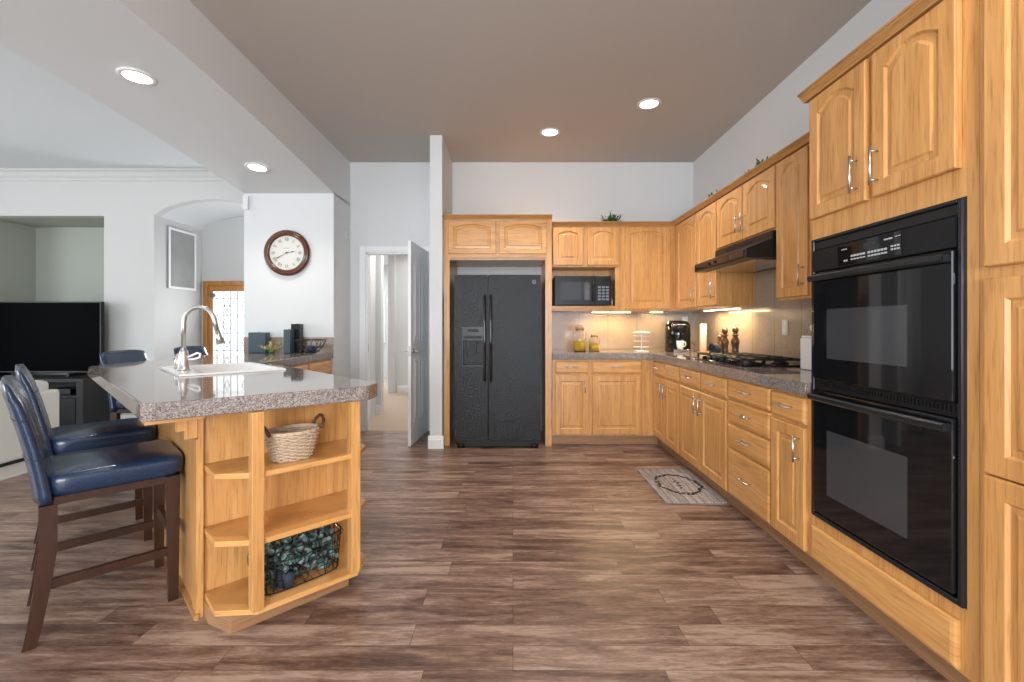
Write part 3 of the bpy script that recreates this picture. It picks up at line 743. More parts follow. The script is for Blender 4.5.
MB().box(dx0 + .02, dx1 - .02, -.006, -.004, dz1 - .115, dz1 - .085).box((dx0 + dx1) / 2 - .03, (dx0 + dx1) / 2 + .03, .01, .04, dz1 - .26, dz1 - .15).box(dx0 + .055, dx1 - .055, -.008, -.004, dz1 - .05, dz1 - .02).build('dispenser_trim', mat('dark_grey_trim', (.06, .06, .065), .5, spec=.08), dl)
MB().tube([(hw - .065 + .016 * cos(q), -.002, 1.63 + .016 * sin(q)) for q in [2 * pi * i / 24 for i in range(24)]], .002, 6, True).tube([(hw - .072, -.002, 1.637), (hw - .065, -.002, 1.622), (hw - .058, -.002, 1.637)], .0015, 5).build('round_badge', GREYKEY, dr)
MB().box(-hw + .03, hw - .03, .03, .09, .02, .08).build('kick_grille', BLACKM, t)
for sx in (-1, 1): MB().cyl((sx * (hw - .06) - .035, .045, .026), (sx * (hw - .06) + .035, .045, .026), .026, 16).build('foot', BLACKP, t)

# ------------------------------------------------------------------ microwave
t = thing('microwave', 'black microwave on the open oak shelf', 'microwave', (.44, 4.80, 1.4165))
MB().box(0, .60, .02, .36, .008, .31).build('case', BLACKP, t, .004)
d = MB().box(0, .425, 0, .02, .006, .312).build('door', BLACKP, t, .003)
MB().box(.055, .37, -.002, 0, .06, .25).build('window', mat('microwave_window_screen', (.02, .02, .022), .05), d)
MB().cyl((.402, -.018, .04), (.402, -.018, .28), .007, 8).build('handle', DARKENAMEL, d)
c = MB().box(.427, .60, 0, .02, .006, .312).build('control_panel', BLACKP, t, .003)
MB().box(.45, .58, -.002, 0, .255, .285).build('display', DISP, c)
k = MB()
for i in range(3):
    for j in range(5): k.box(.455 + i * .042, .487 + i * .042, -.002, 0, .055 + j * .032, .075 + j * .032)
k.build('keypad', mat('dim_key', (.16, .19, .24), .4), c)
for sx in (.05, .54): MB().box(sx, sx + .03, .05, .3, 0, .008).build('foot', BLACKM, t)
def vial(x, h, label, m, r=.0095):
    o = MB().lathe([(r, 0), (r, h * .7), (r * .5, h * .8), (r * .55, h)], 12, (x, 4.885, 1.4165)).build('small_bottle', m); tag(o, label, 'bottle')
vial(1.062, .075, 'tiny pale bottle right beside the microwave', mat('pale_bottle', (.6, .5, .4), .3)); vial(1.083, .06, 'tiny dark bottle at the right end of the microwave shelf', BLACKP)

# ------------------------------------------------------------------ under-cabinet lights
def strip(x0, x1, y0, y1, label, power):
    t = thing('under_cabinet_light', label, 'light', ((x0 + x1) / 2, (y0 + y1) / 2, ZU0 - .001), 0, 'under cabinet lights')
    a, b = (x1 - x0) / 2, (y1 - y0) / 2
    MB().box(-a, a, -b, b, -.012, 0).build('housing', WHITEP, t)
    MB().box(-a + .01, a - .01, -b + .008, b - .008, -.018, -.012).build('tube_lens', STRIP, t)
    area('under_cabinet_lamp', ((x0 + x1) / 2, (y0 + y1) / 2, ZU0 - .03), (0, 0, 0), 2 * a, 2 * b, power, (1, .74, .40))
strip(.86, 1.30, 4.98, 5.03, 'lit warm strip lamp under the back wall cabinets above the jars', 5)
strip(1.90, 1.95, 3.87, 4.56, 'lit warm strip lamp under the right wall cabinet above the pepper mills', 6.5)
strip(1.50, 1.65, 4.98, 5.03, 'short lit strip lamp under the back cabinets above the spice rack', 2)

# ------------------------------------------------------------------ cooktop
t = thing('gas_cooktop', 'black gas cooktop set in the right granite worktop', 'cooktop', (1.735, 3.40, ZC1 + .0005))
MB().box(-.235, .235, -.39, .39, 0, .010).build('cooktop_plate', BLACKG, t, .003)
for (bx, by, r) in ((-.11, .25, .045), (.11, .25, .038), (0, 0, .055), (-.11, -.25, .04), (.11, -.25, .045)):
    u = MB().lathe([(r + .012, .010), (r + .008, .018), (r * .95, .020), (r * .9, .030), (r * .5, .034), (.0001, .034)], 24, (bx, by, 0)).build('burner', IRON, t)
    MB().lathe([(r * .62, .034), (r * .58, .040), (.0001, .041)], 20, (bx, by, 0)).build('burner_cap', mat('burner_cap_bronze', (.30, .24, .17), .35, .6) if r > .05 else BLACKP, u)
for cy in (-.25, 0, .25):
    g = MB(); z0, z1 = .038, .050
    for a, b, c_, d_ in ((-.21, .21, cy - .118, cy - .108), (-.21, .21, cy + .108, cy + .118), (-.21, -.20, cy - .118, cy + .118), (.20, .21, cy - .118, cy + .118), (-.21, .21, cy - .005, cy + .005), (-.115, -.105, cy - .118, cy + .118), (.105, .115, cy - .118, cy + .118)):
        g.box(a, b, c_, d_, z0, z1)
    for sx in (-.205, .205):
        for sy in (-.113, .113): g.box(sx - .006, sx + .006, cy + sy - .006, cy + sy + .006, .010, z0)
    g.build('grate', IRON, t)
for j in range(5): MB().lathe([(.018, .010), (.017, .030), (.012, .034), (.0001, .034)], 16, (-.218 + .0, -.20 + j * .1, 0)).build('knob', BLACKP, t)

# ------------------------------------------------------------------ things on the cooking side
ZS = ZC1 + .0008
def jar(name, x, y, r, h, fillz, label):
    t = thing(name, label, 'jar', (x, y, ZS), 0)
    MB().lathe([(.0001, .0), (r, 0), (r, h * .66), (r * .6, h * .76), (r * .62, h * .84), (r * .57, h * .84), (r * .55, h * .76), (r - .005, h * .65), (r - .005, .005), (.0001, .005)], 24, cap=False).build('glass', GLASS, t)
    MB().lathe([(.0001, .006), (r - .006, .006), (r - .006, fillz), (.0001, fillz + .005)], 24, cap=False).build('pasta_filling', PASTA, t)
    MB().lathe([(r * .7, h * .842), (r * .72, h * .93), (r * .4, h), (.0001, h)], 24).build('lid', CORK, t)
jar('storage_jar', .715, 4.87, .066, .275, .105, 'tall glass jar with yellow contents and a cork lid on the back worktop')
jar('storage_jar', .872, 4.88, .058, .185, .08, 'shorter glass jar with yellow contents right of the tall jar')
t = thing('spice_carousel', 'white wire carousel standing on the worktop left of the coffee maker', 'rack', (1.35, 4.78, ZS))
MB().lathe([(.075, 0), (.075, .010), (.02, .014), (.0001, .014)], 28).build('base', WHITEP, t)
MB().cyl((0, 0, .012), (0, 0, .215), .006).build('pole', WHITEP, t)
MB().lathe([(.0001, .19), (.05, .19), (.093, .194), (.093, .203), (.06, .212), (.02, .218), (.0001, .219)], 28, cap=False).build('top', WHITEP, t)
for z in (.05, .11, .165):
    m = MB()
    for k in range(7):
        a = 2 * pi * k / 7; m.tube([(.062 * cos(a) + .023 * cos(q), .062 * sin(a) + .023 * sin(q), z) for q in [2 * pi * i / 12 for i in range(12)]], .0022, 6, True)
    m.build('ring_tier', WHITEP, t)
# coffee maker
t = thing('coffee_maker', 'black pod coffee maker in the back corner of the worktop', 'coffee maker', (1.75, 4.82, ZS), R(-8))
MB().lathe([(.11, 0), (.118, .01), (.118, .20), (.115, .285), (.09, .318), (.03, .33), (.0001, .33)], 36, (0, .03, 0), 1.1, 1.15).build('housing', BLACKG, t)
MB().box(-.075, .075, -.17, -.06, 0, .03).box(-.012, .012, -.17, -.10, .03, .032).build('drip_tray', STEEL, t, .006)
MB().lathe([(.0001, .20), (.05, .20), (.07, .22), (.075, .285), (.05, .31), (.0001, .315)], 24, (-.005, -.075, 0), 1.1, .9, cap=False).build('brew_head', BLACKP, t)
MB().tube([(-.085, -.13, .265), (-.04, -.158, .285), (.03, -.158, .285), (.075, -.13, .265)], .008, 10).build('handle', STEEL, t)
MB().tube([(.12, .08, .10), (.17, .07, .085), (.20, .09, .05), (.21, .14, .06)], .003, 6).build('power_cord', BLACKP, t)
def mug(x, y, z, label):
    t = thing('mug', label, 'mug', (x, y, z), R(10))
    MB().lathe([(.0001, 0), (.026, 0), (.034, .03), (.038, .085), (.035, .085), (.031, .03), (.024, .005), (.0001, .005)], 24, cap=False).build('cup', CERAM, t)
    MB().tube([(.035, 0, .072), (.058, 0, .07), (.062, 0, .045), (.05, 0, .025), (.033, 0, .022)], .005, 8).build('handle', CERAM, t)
mug(1.725, 4.695, ZS + .033, 'white mug on the drip tray of the coffee maker')
t = thing('pillar_candle', 'tall ivory pillar candle on a small dish right of the coffee maker', 'candle', (1.905, 4.56, ZS))
MB().lathe([(.0001, 0), (.05, 0), (.058, .012), (.052, .012), (.045, .006), (.0001, .006)], 24, cap=False).build('dish', CORK, t)
MB().lathe([(.0001, .006), (.033, .006), (.033, .285), (.028, .29), (.0001, .284)], 24, cap=False).build('wax', WAX, t)
MB().cyl((0, 0, .283), (0, 0, .298), .0015, 6).build('wick', INK, t)
def pmill(x, y, h, label, m=MILL):
    t = thing('pepper_mill', label, 'pepper mill', (x, y, ZS), 0, 'wooden mills')
    k = h / .24
    MB().lathe([(.0001, 0), (.031, 0), (.032, .012), (.026, .03), (.021, .05), (.024, .08), (.030, .105), (.028, .125), (.017, .145), (.015, .152), (.024, .158), (.024, .166)], 24, sx=k, sy=k).xf(Matrix.Diagonal((1, 1, k, 1))).build('body', m, t)
    MB().lathe([(.016, .167), (.018, .175), (.027, .19), (.027, .205), (.018, .218), (.0001, .222)], 24, cap=False).xf(Matrix.Diagonal((1, 1, k, 1))).build('head', m, t)
    MB().lathe([(.004, .222), (.008, .228), (.007, .236), (.0001, .24)], 12, cap=False).xf(Matrix.Diagonal((1, 1, k, 1))).build('knob', NICKEL, t)
pmill(1.90, 4.08, .275, 'turned wooden pepper mill right behind the dark tilted jar')
pmill(1.955, 4.00, .285, 'turned wooden pepper mill nearer the range hood side, tallest of the mills')
pmill(1.985, 4.36, .20, 'shorter wooden mill set back against the backsplash')
t = thing('tilted_jar', 'dark faceted jar leaning on the worktop beside the cooktop', 'jar', (1.80, 4.05, ZS))
MM = Matrix.Translation((0, 0, .062)) @ Matrix.Scale(.78, 4) @ Matrix.Rotation(R(-62), 4, 'Y') @ Matrix.Rotation(R(20), 4, 'X')
MB().lathe([(.0001, -.06), (.045, -.06), (.062, -.02), (.062, .03), (.045, .055)], 10, cap=True).xf(MM).build('jar_body', BLUECL, t)
MB().lathe([(.045, .056), (.045, .075), (.02, .08), (.0001, .08)], 10, cap=True).xf(MM).build('lid', BLACKP, t)
MB().box(-.045, .045, -.04, .04, 0, .016).build('rest', BLACKP, t, .004)
t = thing('square_canister', 'white square canister with a round cream knob beside the wall ovens', 'canister', (1.865, 2.79, ZS))
MB().box(-.065, .065, -.065, .065, 0, .195).build('body', CERAM, t, .008)
MB().box(-.06, .06, -.06, .06, .196, .21).build('lid', CERAM, t, .005)
MB().lathe([(.0001, .21), (.018, .21), (.02, .225), (.036, .245), (.036, .27), (.02, .29), (.0001, .292)], 20, cap=False).build('knob', WAX, t)
def outlet(loc, rz, label, n=1):
    t = thing('wall_outlet', label, 'outlet', loc, rz)
    MB().box(-.035, .035, -.006, 0, -.057, .057).build('cover_plate', WHITEP, t, .002)
    MB().box(-.018, .018, -.009, -.006, .01, .042).box(-.018, .018, -.009, -.006, -.042, -.01).build('socket', TRIMW, t)
outlet((1.96, YB - .0125, 1.25), 0, 'white outlet on the backsplash in the corner behind the coffee maker')
outlet((XR - .0125, 3.42, 1.19), RZ, 'white outlet on the right backsplash under the range hood')

# plants on top of cabinets
def tuft(name, label, loc, n, L, spread, material, wd=.012, group=None, drop=0, elong=0):
    t = thing(name, label, 'plant', loc, 0)
    m = MB()
    for i in range(n):
        a = random.uniform(0, 2 * pi); el = random.uniform(.25, 1.3)
        d = Vector((cos(a) * cos(el) * spread, sin(a) * cos(el) * spread, sin(el)))
        p0 = Vector((random.uniform(-.03, .03), random.uniform(-.03 - elong, .03 + elong), .0)) if elong or True else Vector()
        l = L * random.uniform(.6, 1.1); m.tube([p0, p0 + d * l * .5, p0 + d * l * .92 + Vector((0, 0, -drop * l))], .0012, 4)
        for q in range(5):
            s_ = .3 + q * .16; pp = p0 + d * l * s_; dd = d + Vector((random.uniform(-1, 1), random.uniform(-1, 1), random.uniform(-.2, .5))) * .8
            m.leaf(pp, dd, wd * 3.2, wd)
    m.build('foliage', material, t); return t
CT = CR
fern = tuft('potted_fern', 'small bushy green fern on top of the back wall cabinets', (1.075, 4.98, CR), 46, .125, 1.0, LEAFG, .012)
MB().lathe([(.0001, -.060), (.042, -.060), (.05, 0), (.045, 0), (.0001, -.005)], 16, cap=False).build('pot', CORK, fern)
iv = tuft('ivy_sprig', 'ivy sprig on the right wall cabinets nearer the corner', (1.83, 4.14, CR - .025), 16, .125, .8, LEAFG, .016, elong=.05)
MB().box(-.05, .05, -.08, .08, -.038, .005).build('planter', CORK, iv)
iv = tuft('ivy_sprig', 'ivy sprig on the right wall cabinets above the range hood', (1.83, 3.30, CR - .025), 16, .12, .8, LEAFG, .015, elong=.07)
MB().box(-.05, .05, -.1, .1, -.038, .005).build('planter', CORK, iv)

# floor mat
t = thing('kitchen_mat', 'grey wood-print kitchen mat with a dark wreath on the floor beside the cabinets', 'mat', (1.245, 3.43, .001))
def rrect(w, h, r, n=6):
    p = []
    for cx, cy, a0 in ((w - r, h - r, 0), (-w + r, h - r, 90), (-w + r, -h + r, 180), (w - r, -h + r, 270)):
        for k in range(n + 1): a = R(a0 + 90 * k / n); p.append((cx + r * cos(a), cy + r * sin(a)))
    return p
MB().prism(rrect(.215, .355, .03), 'z', 0, .009).build('pad', RUG, t)
m = MB()
for k in range(110):
    a = 2 * pi * k / 110 + random.uniform(-.02, .02); r = .150 + random.uniform(-.012, .012)
    p = Vector((r * cos(a), r * 1.35 * sin(a), .0096)); d = Vector((-sin(a) + random.uniform(-.6, .6), cos(a) + random.uniform(-.6, .6), 0)).normalized()
    s_ = Vector((-d.y, d.x, 0)); L = random.uniform(.018, .032); w_ = .011
    m.add([p, p + d * L * .5 + s_ * w_, p + d * L, p + d * L * .5 - s_ * w_], [(0, 1, 2, 3)])
m.build('printed_wreath', INK, t)
m = MB()
m.tube([(-.02, -.10, .0095), (.0, -.08, .0095), (-.02, -.05, .0095), (.01, -.03, .0095), (-.01, .0, .0095), (.02, .02, .0095), (-.02, .05, .0095), (.01, .08, .0095), (-.01, .10, .0095)], .0045, 6)
m.tube([(-.03, -.04, .0095), (.04, -.045, .0095)], .004, 6).tube([(-.03, .04, .0095), (.04, .035, .0095)], .004, 6)
m.xf(Matrix.Diagonal((1, 1, .1, 1))); m.v = [(x, y, z + .0088) for x, y, z in m.v]
m.build('printed_script', INK, t)

# ------------------------------------------------------------------ island (local: x=t across, y=s along)
C1 = Vector((-1.295, 1.545)); AI = R(45)
def isl(t_, s_): return (C1.x + (t_ - s_) * .70711, C1.y + (t_ + s_) * .70711)
ct = [(-1.262, 1.590), (-.672, 2.035), (-.652, 2.06), (-.645, 2.165), (-.652, 2.19)]
ct += [(-1.86, 3.40), (-1.86, YC - .002), (-2.85, YC - .002), (-2.85, 3.09), (-2.835, 3.04), (-2.80, 3.0), (-1.312, 1.602), (-1.30, 1.585)]
sink_o = [isl(.29, .97), isl(.80, .97), isl(.80, 1.63), isl(.29, 1.63)]
tag(poly_slab(ct, [sink_o], ZC0, ZC1).build('granite_countertop', GR, None, .006), 'polished speckled granite countertop of the angled island with a white sink', 'countertop')
t = thing('kitchen_island', 'angled oak island with open end shelves facing the camera', 'island', (C1.x, C1.y, 0), AI)
L1 = 2.02
b = MB()
b.box(.25, .872, .245, .263, .07, ZC0 - .002)                # back of the open shelves
b.box(.83, .85, .263, 1.9, .07, ZC0 - .002); b.box(.25, .83, .263, 1.95, .072, .09)
b.build('carcass', OV, t)
MB().box(.230, .248, .225, L1, 0.0, ZC0 - .002).box(.222, .230, .225, .30, 0.022, ZC0 - .13).build('side_panel', OV, t)
MB().box(.214, .2295, .215, L1, 0, .0215).build('base_strip', OVd, t)
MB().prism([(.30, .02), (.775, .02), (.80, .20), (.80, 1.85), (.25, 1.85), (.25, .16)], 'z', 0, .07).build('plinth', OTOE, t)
sh = [(.252, .244), (.252, .06), (.375, -.045), (.785, -.055), (.875, .05), (.875, .244)]
for z in (.07, .34, .603):
    MB().prism(sh, 'z', z, z + .022).build('shelf', OH, t, .003)
MB().box(.35, .395, -.062, -.015, .0925, ZC0 - .001).build('post', OV, t, .003)
MB().box(.748, .79, -.068, -.022, .0925, ZC0 - .001).build('post', OV, t, .003)
# stepped corbel under the seating overhang and the apron strip
MB().prism([(.045, .838), (.13, .838), (.13, .815), (.155, .815), (.155, .775), (.185, .775), (.185, .74), (.229, .74), (.229, ZC0 - .001), (.045, ZC0 - .001)], 'y', .235, .275).build('corbel', OV, t)
MB().box(.045, .229, .10, .234, ZC0 - .026, ZC0 - .002).box(.045, .075, .275, 1.9, ZC0 - .026, ZC0 - .002).build('apron', OH, t)
MB().prism([(.045, .838), (.13, .838), (.13, .815), (.155, .815), (.155, .775), (.185, .775), (.185, .74), (.229, .74), (.229, ZC0 - .001), (.045, ZC0 - .001)], 'y', 1.12, 1.16).build('corbel', OV, t)
# leg of the L against the clock wall
t = thing('base_cabinet', 'oak base cabinet under the granite beside the clock wall', 'base cabinet', (-1.885, 3.62, 0), R(90), 'oak base cabinets')
W = YC - 3.62 - .003
b = MB().box(0, W, 0, .018, .10, ZC0 - .001).box(0, .02, .018, .6, .1, ZC0 - .001).box(W - .02, W, .018, .6, .1, ZC0 - .001).box(0, W, .6, .618, .0, ZC0 - .001)
b.build('carcass', OV, t); MB().box(0, W, .055, .07, 0, .1).build('toe_kick', OTOE, t)
for q in (0, 1):
    drawer_mesh(.50, .125, x=.03 + q * .53, z=.725).build('drawer', OH, t)
    door_mesh(.50, .59, 0, x=.03 + q * .53, z=.115).build('door', OV, t)
# stone upstand against the clock wall
tag(MB().box(-2.785, XL - .002, YC - .016, YC - .001, ZC1 + .001, 1.085).build('stone_upstand', BS), 'brown stone upstand on the wall below the clock', 'backsplash')

# sink and faucet
t = thing('kitchen_sink', 'white drop-in sink in the angled island countertop', 'sink', (C1.x, C1.y, ZC1), AI)
x0, x1, y0, y1 = .275, .815, .955, 1.645; zt = .0012
def frame_ring(mb, a, b):
    v = a + b; mb.add(v, [(i, (i + 1) % 4, 4 + (i + 1) % 4, 4 + i) for i in range(4)])
def rc(a, b, c, d, z): return [(a, c, z), (b, c, z), (b, d, z), (a, d, z)]
s = MB()
o1 = rc(x0, x1, y0, y1, zt); o2 = rc(x0 + .006, x1 - .006, y0 + .006, y1 - .006, .011); i1 = rc(x0 + .13, x1 - .03, y0 + .035, y1 - .035, .009); i2 = rc(x0 + .145, x1 - .045, y0 + .05, y1 - .05, -.17)
frame_ring(s, o1, o2); frame_ring(s, o2, i1); frame_ring(s, i1, i2); s.add(i2, [(0, 1, 2, 3)])
s.build('basin', CERAM, t)
MB().lathe([(.0001, -.168), (.04, -.168), (.042, -.1665)], 20, (.56, 1.3, 0), cap=False).build('drain', STEEL, t)
t = thing('faucet', 'brushed nickel gooseneck pull-down faucet on the island sink', 'faucet', (*isl(.345, 1.25), ZC1 + .012), R(-5))
MB().lathe([(.036, 0), (.036, .006), (.030, .012), (.027, .06), (.022, .105), (.014, .125), (.0001, .125)], 28).build('body', NICKEL, t)
rr = .098; pts = [(0, 0, .12), (0, 0, .27)]
for k in range(1, 15):
    a = pi - (pi * .93) * k / 14; pts.append((rr + rr * cos(a), 0, .27 + rr * 1.0 * sin(a)))
pts.append((2 * rr + .012, 0, .235))
MB().tube(pts, .0125, 14).build('gooseneck', NICKEL, t)
MB().tube([(2 * rr + .012, 0, .237), (2 * rr + .022, 0, .20), (2 * rr + .036, 0, .155)], [.013, .017, .023], 16).build('spray_head', NICKEL, t)
MB().tube([(.02, 0, .075), (.05, 0, .085), (.085, .0, .10), (.105, 0, .095), (.10, 0, .075), (.07, 0, .065), (.03, 0, .062)], .006, 10).build('loop_handle', CERAM, t)
tag(MB().lathe([(.02, 0), (.02, .05), (.014, .06), (.012, .085), (.0001, .09)], 20, (*isl(.345, 1.42), ZC1 + .0105)).build('soap_dispenser', NICKEL), 'short nickel soap dispenser behind the faucet', 'soap dispenser')

# baskets on the island shelves
t = thing('wicker_basket', 'small whitewashed wicker basket with dark handles on the top island shelf', 'basket', (*isl(.545, .075), .6255), AI + R(4))
m = MB(); nr = 15
for i in range(nr):
    z = .004 + i * .0075; k = i / (nr - 1); ra = .080 + .028 * k; rb = .060 + .022 * k
    pts = []
    for q in range(72):
        a = 2 * pi * q / 72; wv = .0048 * (1 if i % 2 else -1) * cos(9 * a); pts.append(((ra + wv) * cos(a), (rb + wv) * sin(a), z))
    m.tube(pts, .0038, 6, True)
for q in range(18):
    a = 2 * pi * (q + .0) / 18; m.tube([(.080 * cos(a), .060 * sin(a), .003), (.108 * cos(a), .082 * sin(a), .112)], .0030, 5)
for z, rp in ((.118, .0), (.124, .3)):
    pts = [((.110 + .003 * cos(20 * a + rp)) * cos(a), (.084 + .003 * cos(20 * a + rp)) * sin(a), z) for a in [2 * pi * q / 80 for q in range(80)]]
    m.tube(pts, .0055, 7, True)
m.lathe([(.0001, .002), (1, .002), (1, .006), (.0001, .006)], 28, sx=.079, sy=.058, cap=False)
m.build('woven_body', WICKER, t)
for sx in (-1, 1):
    pts = [(sx * (.110 + .02 * sin(pi * q / 12)), .045 * cos(pi * q / 12), .118 + .05 * sin(pi * q / 12)) for q in range(13)]
    MB().tube(pts, [.0065 + .0015 * (q % 2) for q in range(13)], 8).build('handle', BROWNL, t)
t = thing('wire_basket', 'black wire basket on the bottom island shelf holding dark greenery', 'basket', (*isl(.575, .09), .0935), AI + R(2))
m = MB(); hx, hy, hz = .182, .085, .17
def oval(z, kx=1, ky=1, n=40): return [(hx * kx * math.copysign(abs(cos(a)) ** .55, cos(a)), hy * ky * math.copysign(abs(sin(a)) ** .55, sin(a)), z) for a in [2 * pi * q / n for q in range(n)]]
for z, r in ((.003, .0025), (.045, .0018), (.085, .0018), (.125, .0018)): m.tube(oval(z, .92 + z * .45, .92 + z * .45), r, 6, True)
m.tube(oval(hz, 1, 1), .003, 6, True)
o0 = oval(.003, .92, .92); o1 = oval(hz, 1, 1)
for q in range(0, 40):
    j = (q + 1) % 40; jm = (q - 1) % 40
    if q % 2 == 0:
        a, b_ = Vector(o0[q]), Vector(o1[j]); m.tube([a, b_], .0016, 5); m.tube([a, Vector(o1[jm])], .0016, 5)
for x in [-.14 + i * .035 for i in range(9)]: m.tube([(x, -hy * .9, .002), (x, hy * .9, .002)], .001, 5)
m.build('wire_body', IRON, t)
for sx in (-1, 1): MB().tube([(sx * hx, -.03, hz), (sx * (hx + .012), -.03, hz - .02), (sx * (hx + .016), 0, hz - .05), (sx * (hx + .012), .03, hz - .02), (sx * hx, .03, hz)], .003, 6).build('handle', STEEL, t)
t = thing('eucalyptus_bundle', 'bundle of blue-green eucalyptus leaves lying in the wire basket', 'greenery', (*isl(.57, .09), .0985), AI + R(2))
m = MB(); st = MB()
for i in range(26):
    x = random.uniform(-.13, .13); y = random.uniform(-.055, .055); z = random.uniform(.02, .12)
    d = Vector((random.uniform(-1, 1), random.uniform(-.4, .4), random.uniform(-.1, .5))).normalized(); p = Vector((x, y, z))
    st.tube([p - d * .04, p, p + d * .04], .0015, 4)
for i in range(560):
    x = random.uniform(-.165, .165); y = random.uniform(-.066, .066); top = .135 + .035 * cos(x * 9) ; z = random.uniform(.012, top)
    a = random.uniform(0, 2 * pi); m.leaf((x * .93, y * .9, z), (cos(a) * .5, sin(a) * .35, random.uniform(-.4, .8)), random.uniform(.028, .042), random.uniform(.02, .03), (random.uniform(-1, 1), random.uniform(-1, 1), random.uniform(-.4, 1)))
m.v = [(max(-.165, min(.165, x)), max(-.072, min(.072, y)), max(.004, z)) for x, y, z in m.v]
m.build('leaves', LEAFB, t); st.build('stems', mat('brown_stem', (.08, .05, .03), .7), t)
t = tag(MB().lathe([(.0001, -.045), (.035, -.042), (.045, -.01), (.04, .015), (.0001, .025)], 10, (*isl(.50, .03), .05 + .0945), 1.0, .5, cap=False).build('dark_cloth', BLUECL), 'crumpled dark cloth tucked in the front of the wire basket', 'cloth')
t.hide_render = False

# ------------------------------------------------------------------ counter stools
def rounded_cushion(w, d, h, r, nx=14, ny=14, crown=.018):
    """superellipse cushion, width w (x), depth d (y)"""
    m = MB(); seg = 48; rings = []
    prof = [(.90, 0), (.965, .004), (.99, .02), (1.0, h * .45), (1.0, h * .72), (.985, h * .86), (.94, h * .96), (.86, h), (.6, h + crown * .6), (.3, h + crown * .9), (.0001, h + crown)]
    v = []
    for k, z in prof:
        for q in range(seg):
            a = 2 * pi * q / seg; e = .28
            v.append((w / 2 * k * math.copysign(abs(cos(a)) ** e, cos(a)), d / 2 * k * math.copysign(abs(sin(a)) ** e, sin(a)), z))
    f = []
    for i in range(len(prof) - 1):
        for q in range(seg): f.append((i * seg + q, i * seg + (q + 1) % seg, (i + 1) * seg + (q + 1) % seg, (i + 1) * seg + q))
    m.add(v, f, True); m.f.append(list(range(seg))[::-1]); m.sm.append(False); return m
def make_stool(label, loc, rz, grp='leather counter stools around the island'):
    """faces +x (front toward the counter); origin below the seat centre"""
    t = thing('counter_stool', label, 'stool', loc, rz, grp)
    hw_ = .195
    c = rounded_cushion(.448, .44, .088, .03, crown=.012); c.v = [(x + .002, y, z + .545) for x, y, z in c.v]; c.build('seat', LEATHER, t)
    # apron
    MB().box(-.19, .205, -hw_ - .005, -hw_ + .013, .515, .545).box(-.19, .205, hw_ - .013, hw_ + .005, .515, .545).box(-.20, -.18, -.18, .18, .505, .545).box(.19, .208, -.18, .18, .505, .545).build('seat_rail', WALNUT, t)
    # back: curved in plan and leaning
    nz, ny = 16, 14; v = []; H0, H1 = .53, 1.0
    def bx(q, y): # lean profile
        return -.225 - .03 * q - .072 * q ** 1.5 + .018 * (y / .23) ** 2
    for side in (0, 1):
        for i in range(nz + 1):
            q = i / nz
            for j in range(ny + 1):
                y = -.225 + .45 * j / ny; yy = y * (1 - .05 * q)
                th = .056 * (1 - .3 * q); edge = 1 - .55 * abs(y / .225) ** 6; top = 1 if i < nz - 1 else (.75 if i == nz - 1 else .3)
                x = bx(q, y) + (th / 2 * edge * top if side else -th / 2 * edge * top)
                z = H0 + (H1 - H0) * q - (.018 * (abs(y) / .225) ** 4 if i > nz - 3 else 0)
                v.append((x, yy, z))
    n1 = (nz + 1) * (ny + 1); f = []
    for side in (0, 1):
        for i in range(nz):
            for j in range(ny):
                a = side * n1 + i * (ny + 1) + j; f.append((a, a + 1, a + ny + 2, a + ny + 1) if side else (a, a + ny + 1, a + ny + 2, a + 1))
    for i in range(nz):
        for j in (0, ny):
            a = i * (ny + 1) + j; f.append((a, a + ny + 1, n1 + a + ny + 1, n1 + a))
    for j in range(ny):
        a = j; f.append((a, a + 1, n1 + a + 1, n1 + a)); a = nz * (ny + 1) + j; f.append((a, a + 1, n1 + a + 1, n1 + a))
    m = MB().add(v, f, True); bk = m.build('backrest', LEATHER, t)
    for q in (.36, .68):
        pts = []
        for j in range(ny + 1):
            y = -.225 + .45 * j / ny; th = .056 * (1 - .3 * q); edge = 1 - .55 * abs(y / .225) ** 6
            pts.append((bx(q, y) + th / 2 * edge, y * (1 - .05 * q), H0 + (H1 - H0) * q))
        pts2 = [(bx(q, p[1]) - .056 * (1 - .3 * q) / 2 * (1 - .55 * abs((p[1] / (1 - .05 * q)) / .225) ** 6), p[1], p[2]) for p in pts][::-1]
        MB().tube(pts + pts2, .0022, 5, True).build('seam', SEAMT, bk)
    for sy in (-1, 1):
        # rear leg: gentle sabre curve, front leg straight
        lg = MB(); prv = None
        path = [(-.205, .52, .052), (-.205, .35, .05), (-.222, .2, .046), (-.24, .08, .042), (-.255, 0, .038)]
        for (xa, za, wa), (xb, zb, wb) in zip(path[:-1], path[1:]): lg.bar((xa, sy * hw_, za), (xb, sy * hw_, zb), wa, .036, wb, .036)
        lg.build('leg', WALNUT, t)
        MB().bar((.178, sy * hw_, .545), (.178, sy * hw_, 0), .05, .038, .036, .034).build('leg', WALNUT, t)
        MB().add([(-.20, sy * hw_ - .010, .20), (-.20, sy * hw_ + .010, .20), (-.20, sy * hw_ + .010, .235), (-.20, sy * hw_ - .010, .235), (.17, sy * hw_ - .010, .20), (.17, sy * hw_ + .010, .20), (.17, sy * hw_ + .010, .235), (.17, sy * hw_ - .010, .235)],
                 [(0, 1, 2, 3), (4, 7, 6, 5), (0, 4, 5, 1), (1, 5, 6, 2), (2, 6, 7, 3), (3, 7, 4, 0)]).build('stretcher', WALNUT, t)
    MB().box(.168, .188, -.18, .18, .27, .31).build('stretcher', WALNUT, t)
    MB().box(-.215, -.197, -.18, .18, .30, .335).build('stretcher', WALNUT, t)
    return t
def on_isl(t_, s_): x, y = isl(t_, s_); return (x, y, 0)
st0 = make_stool('navy leather counter stool nearest the camera at the island', on_isl(.002, .66), AI)
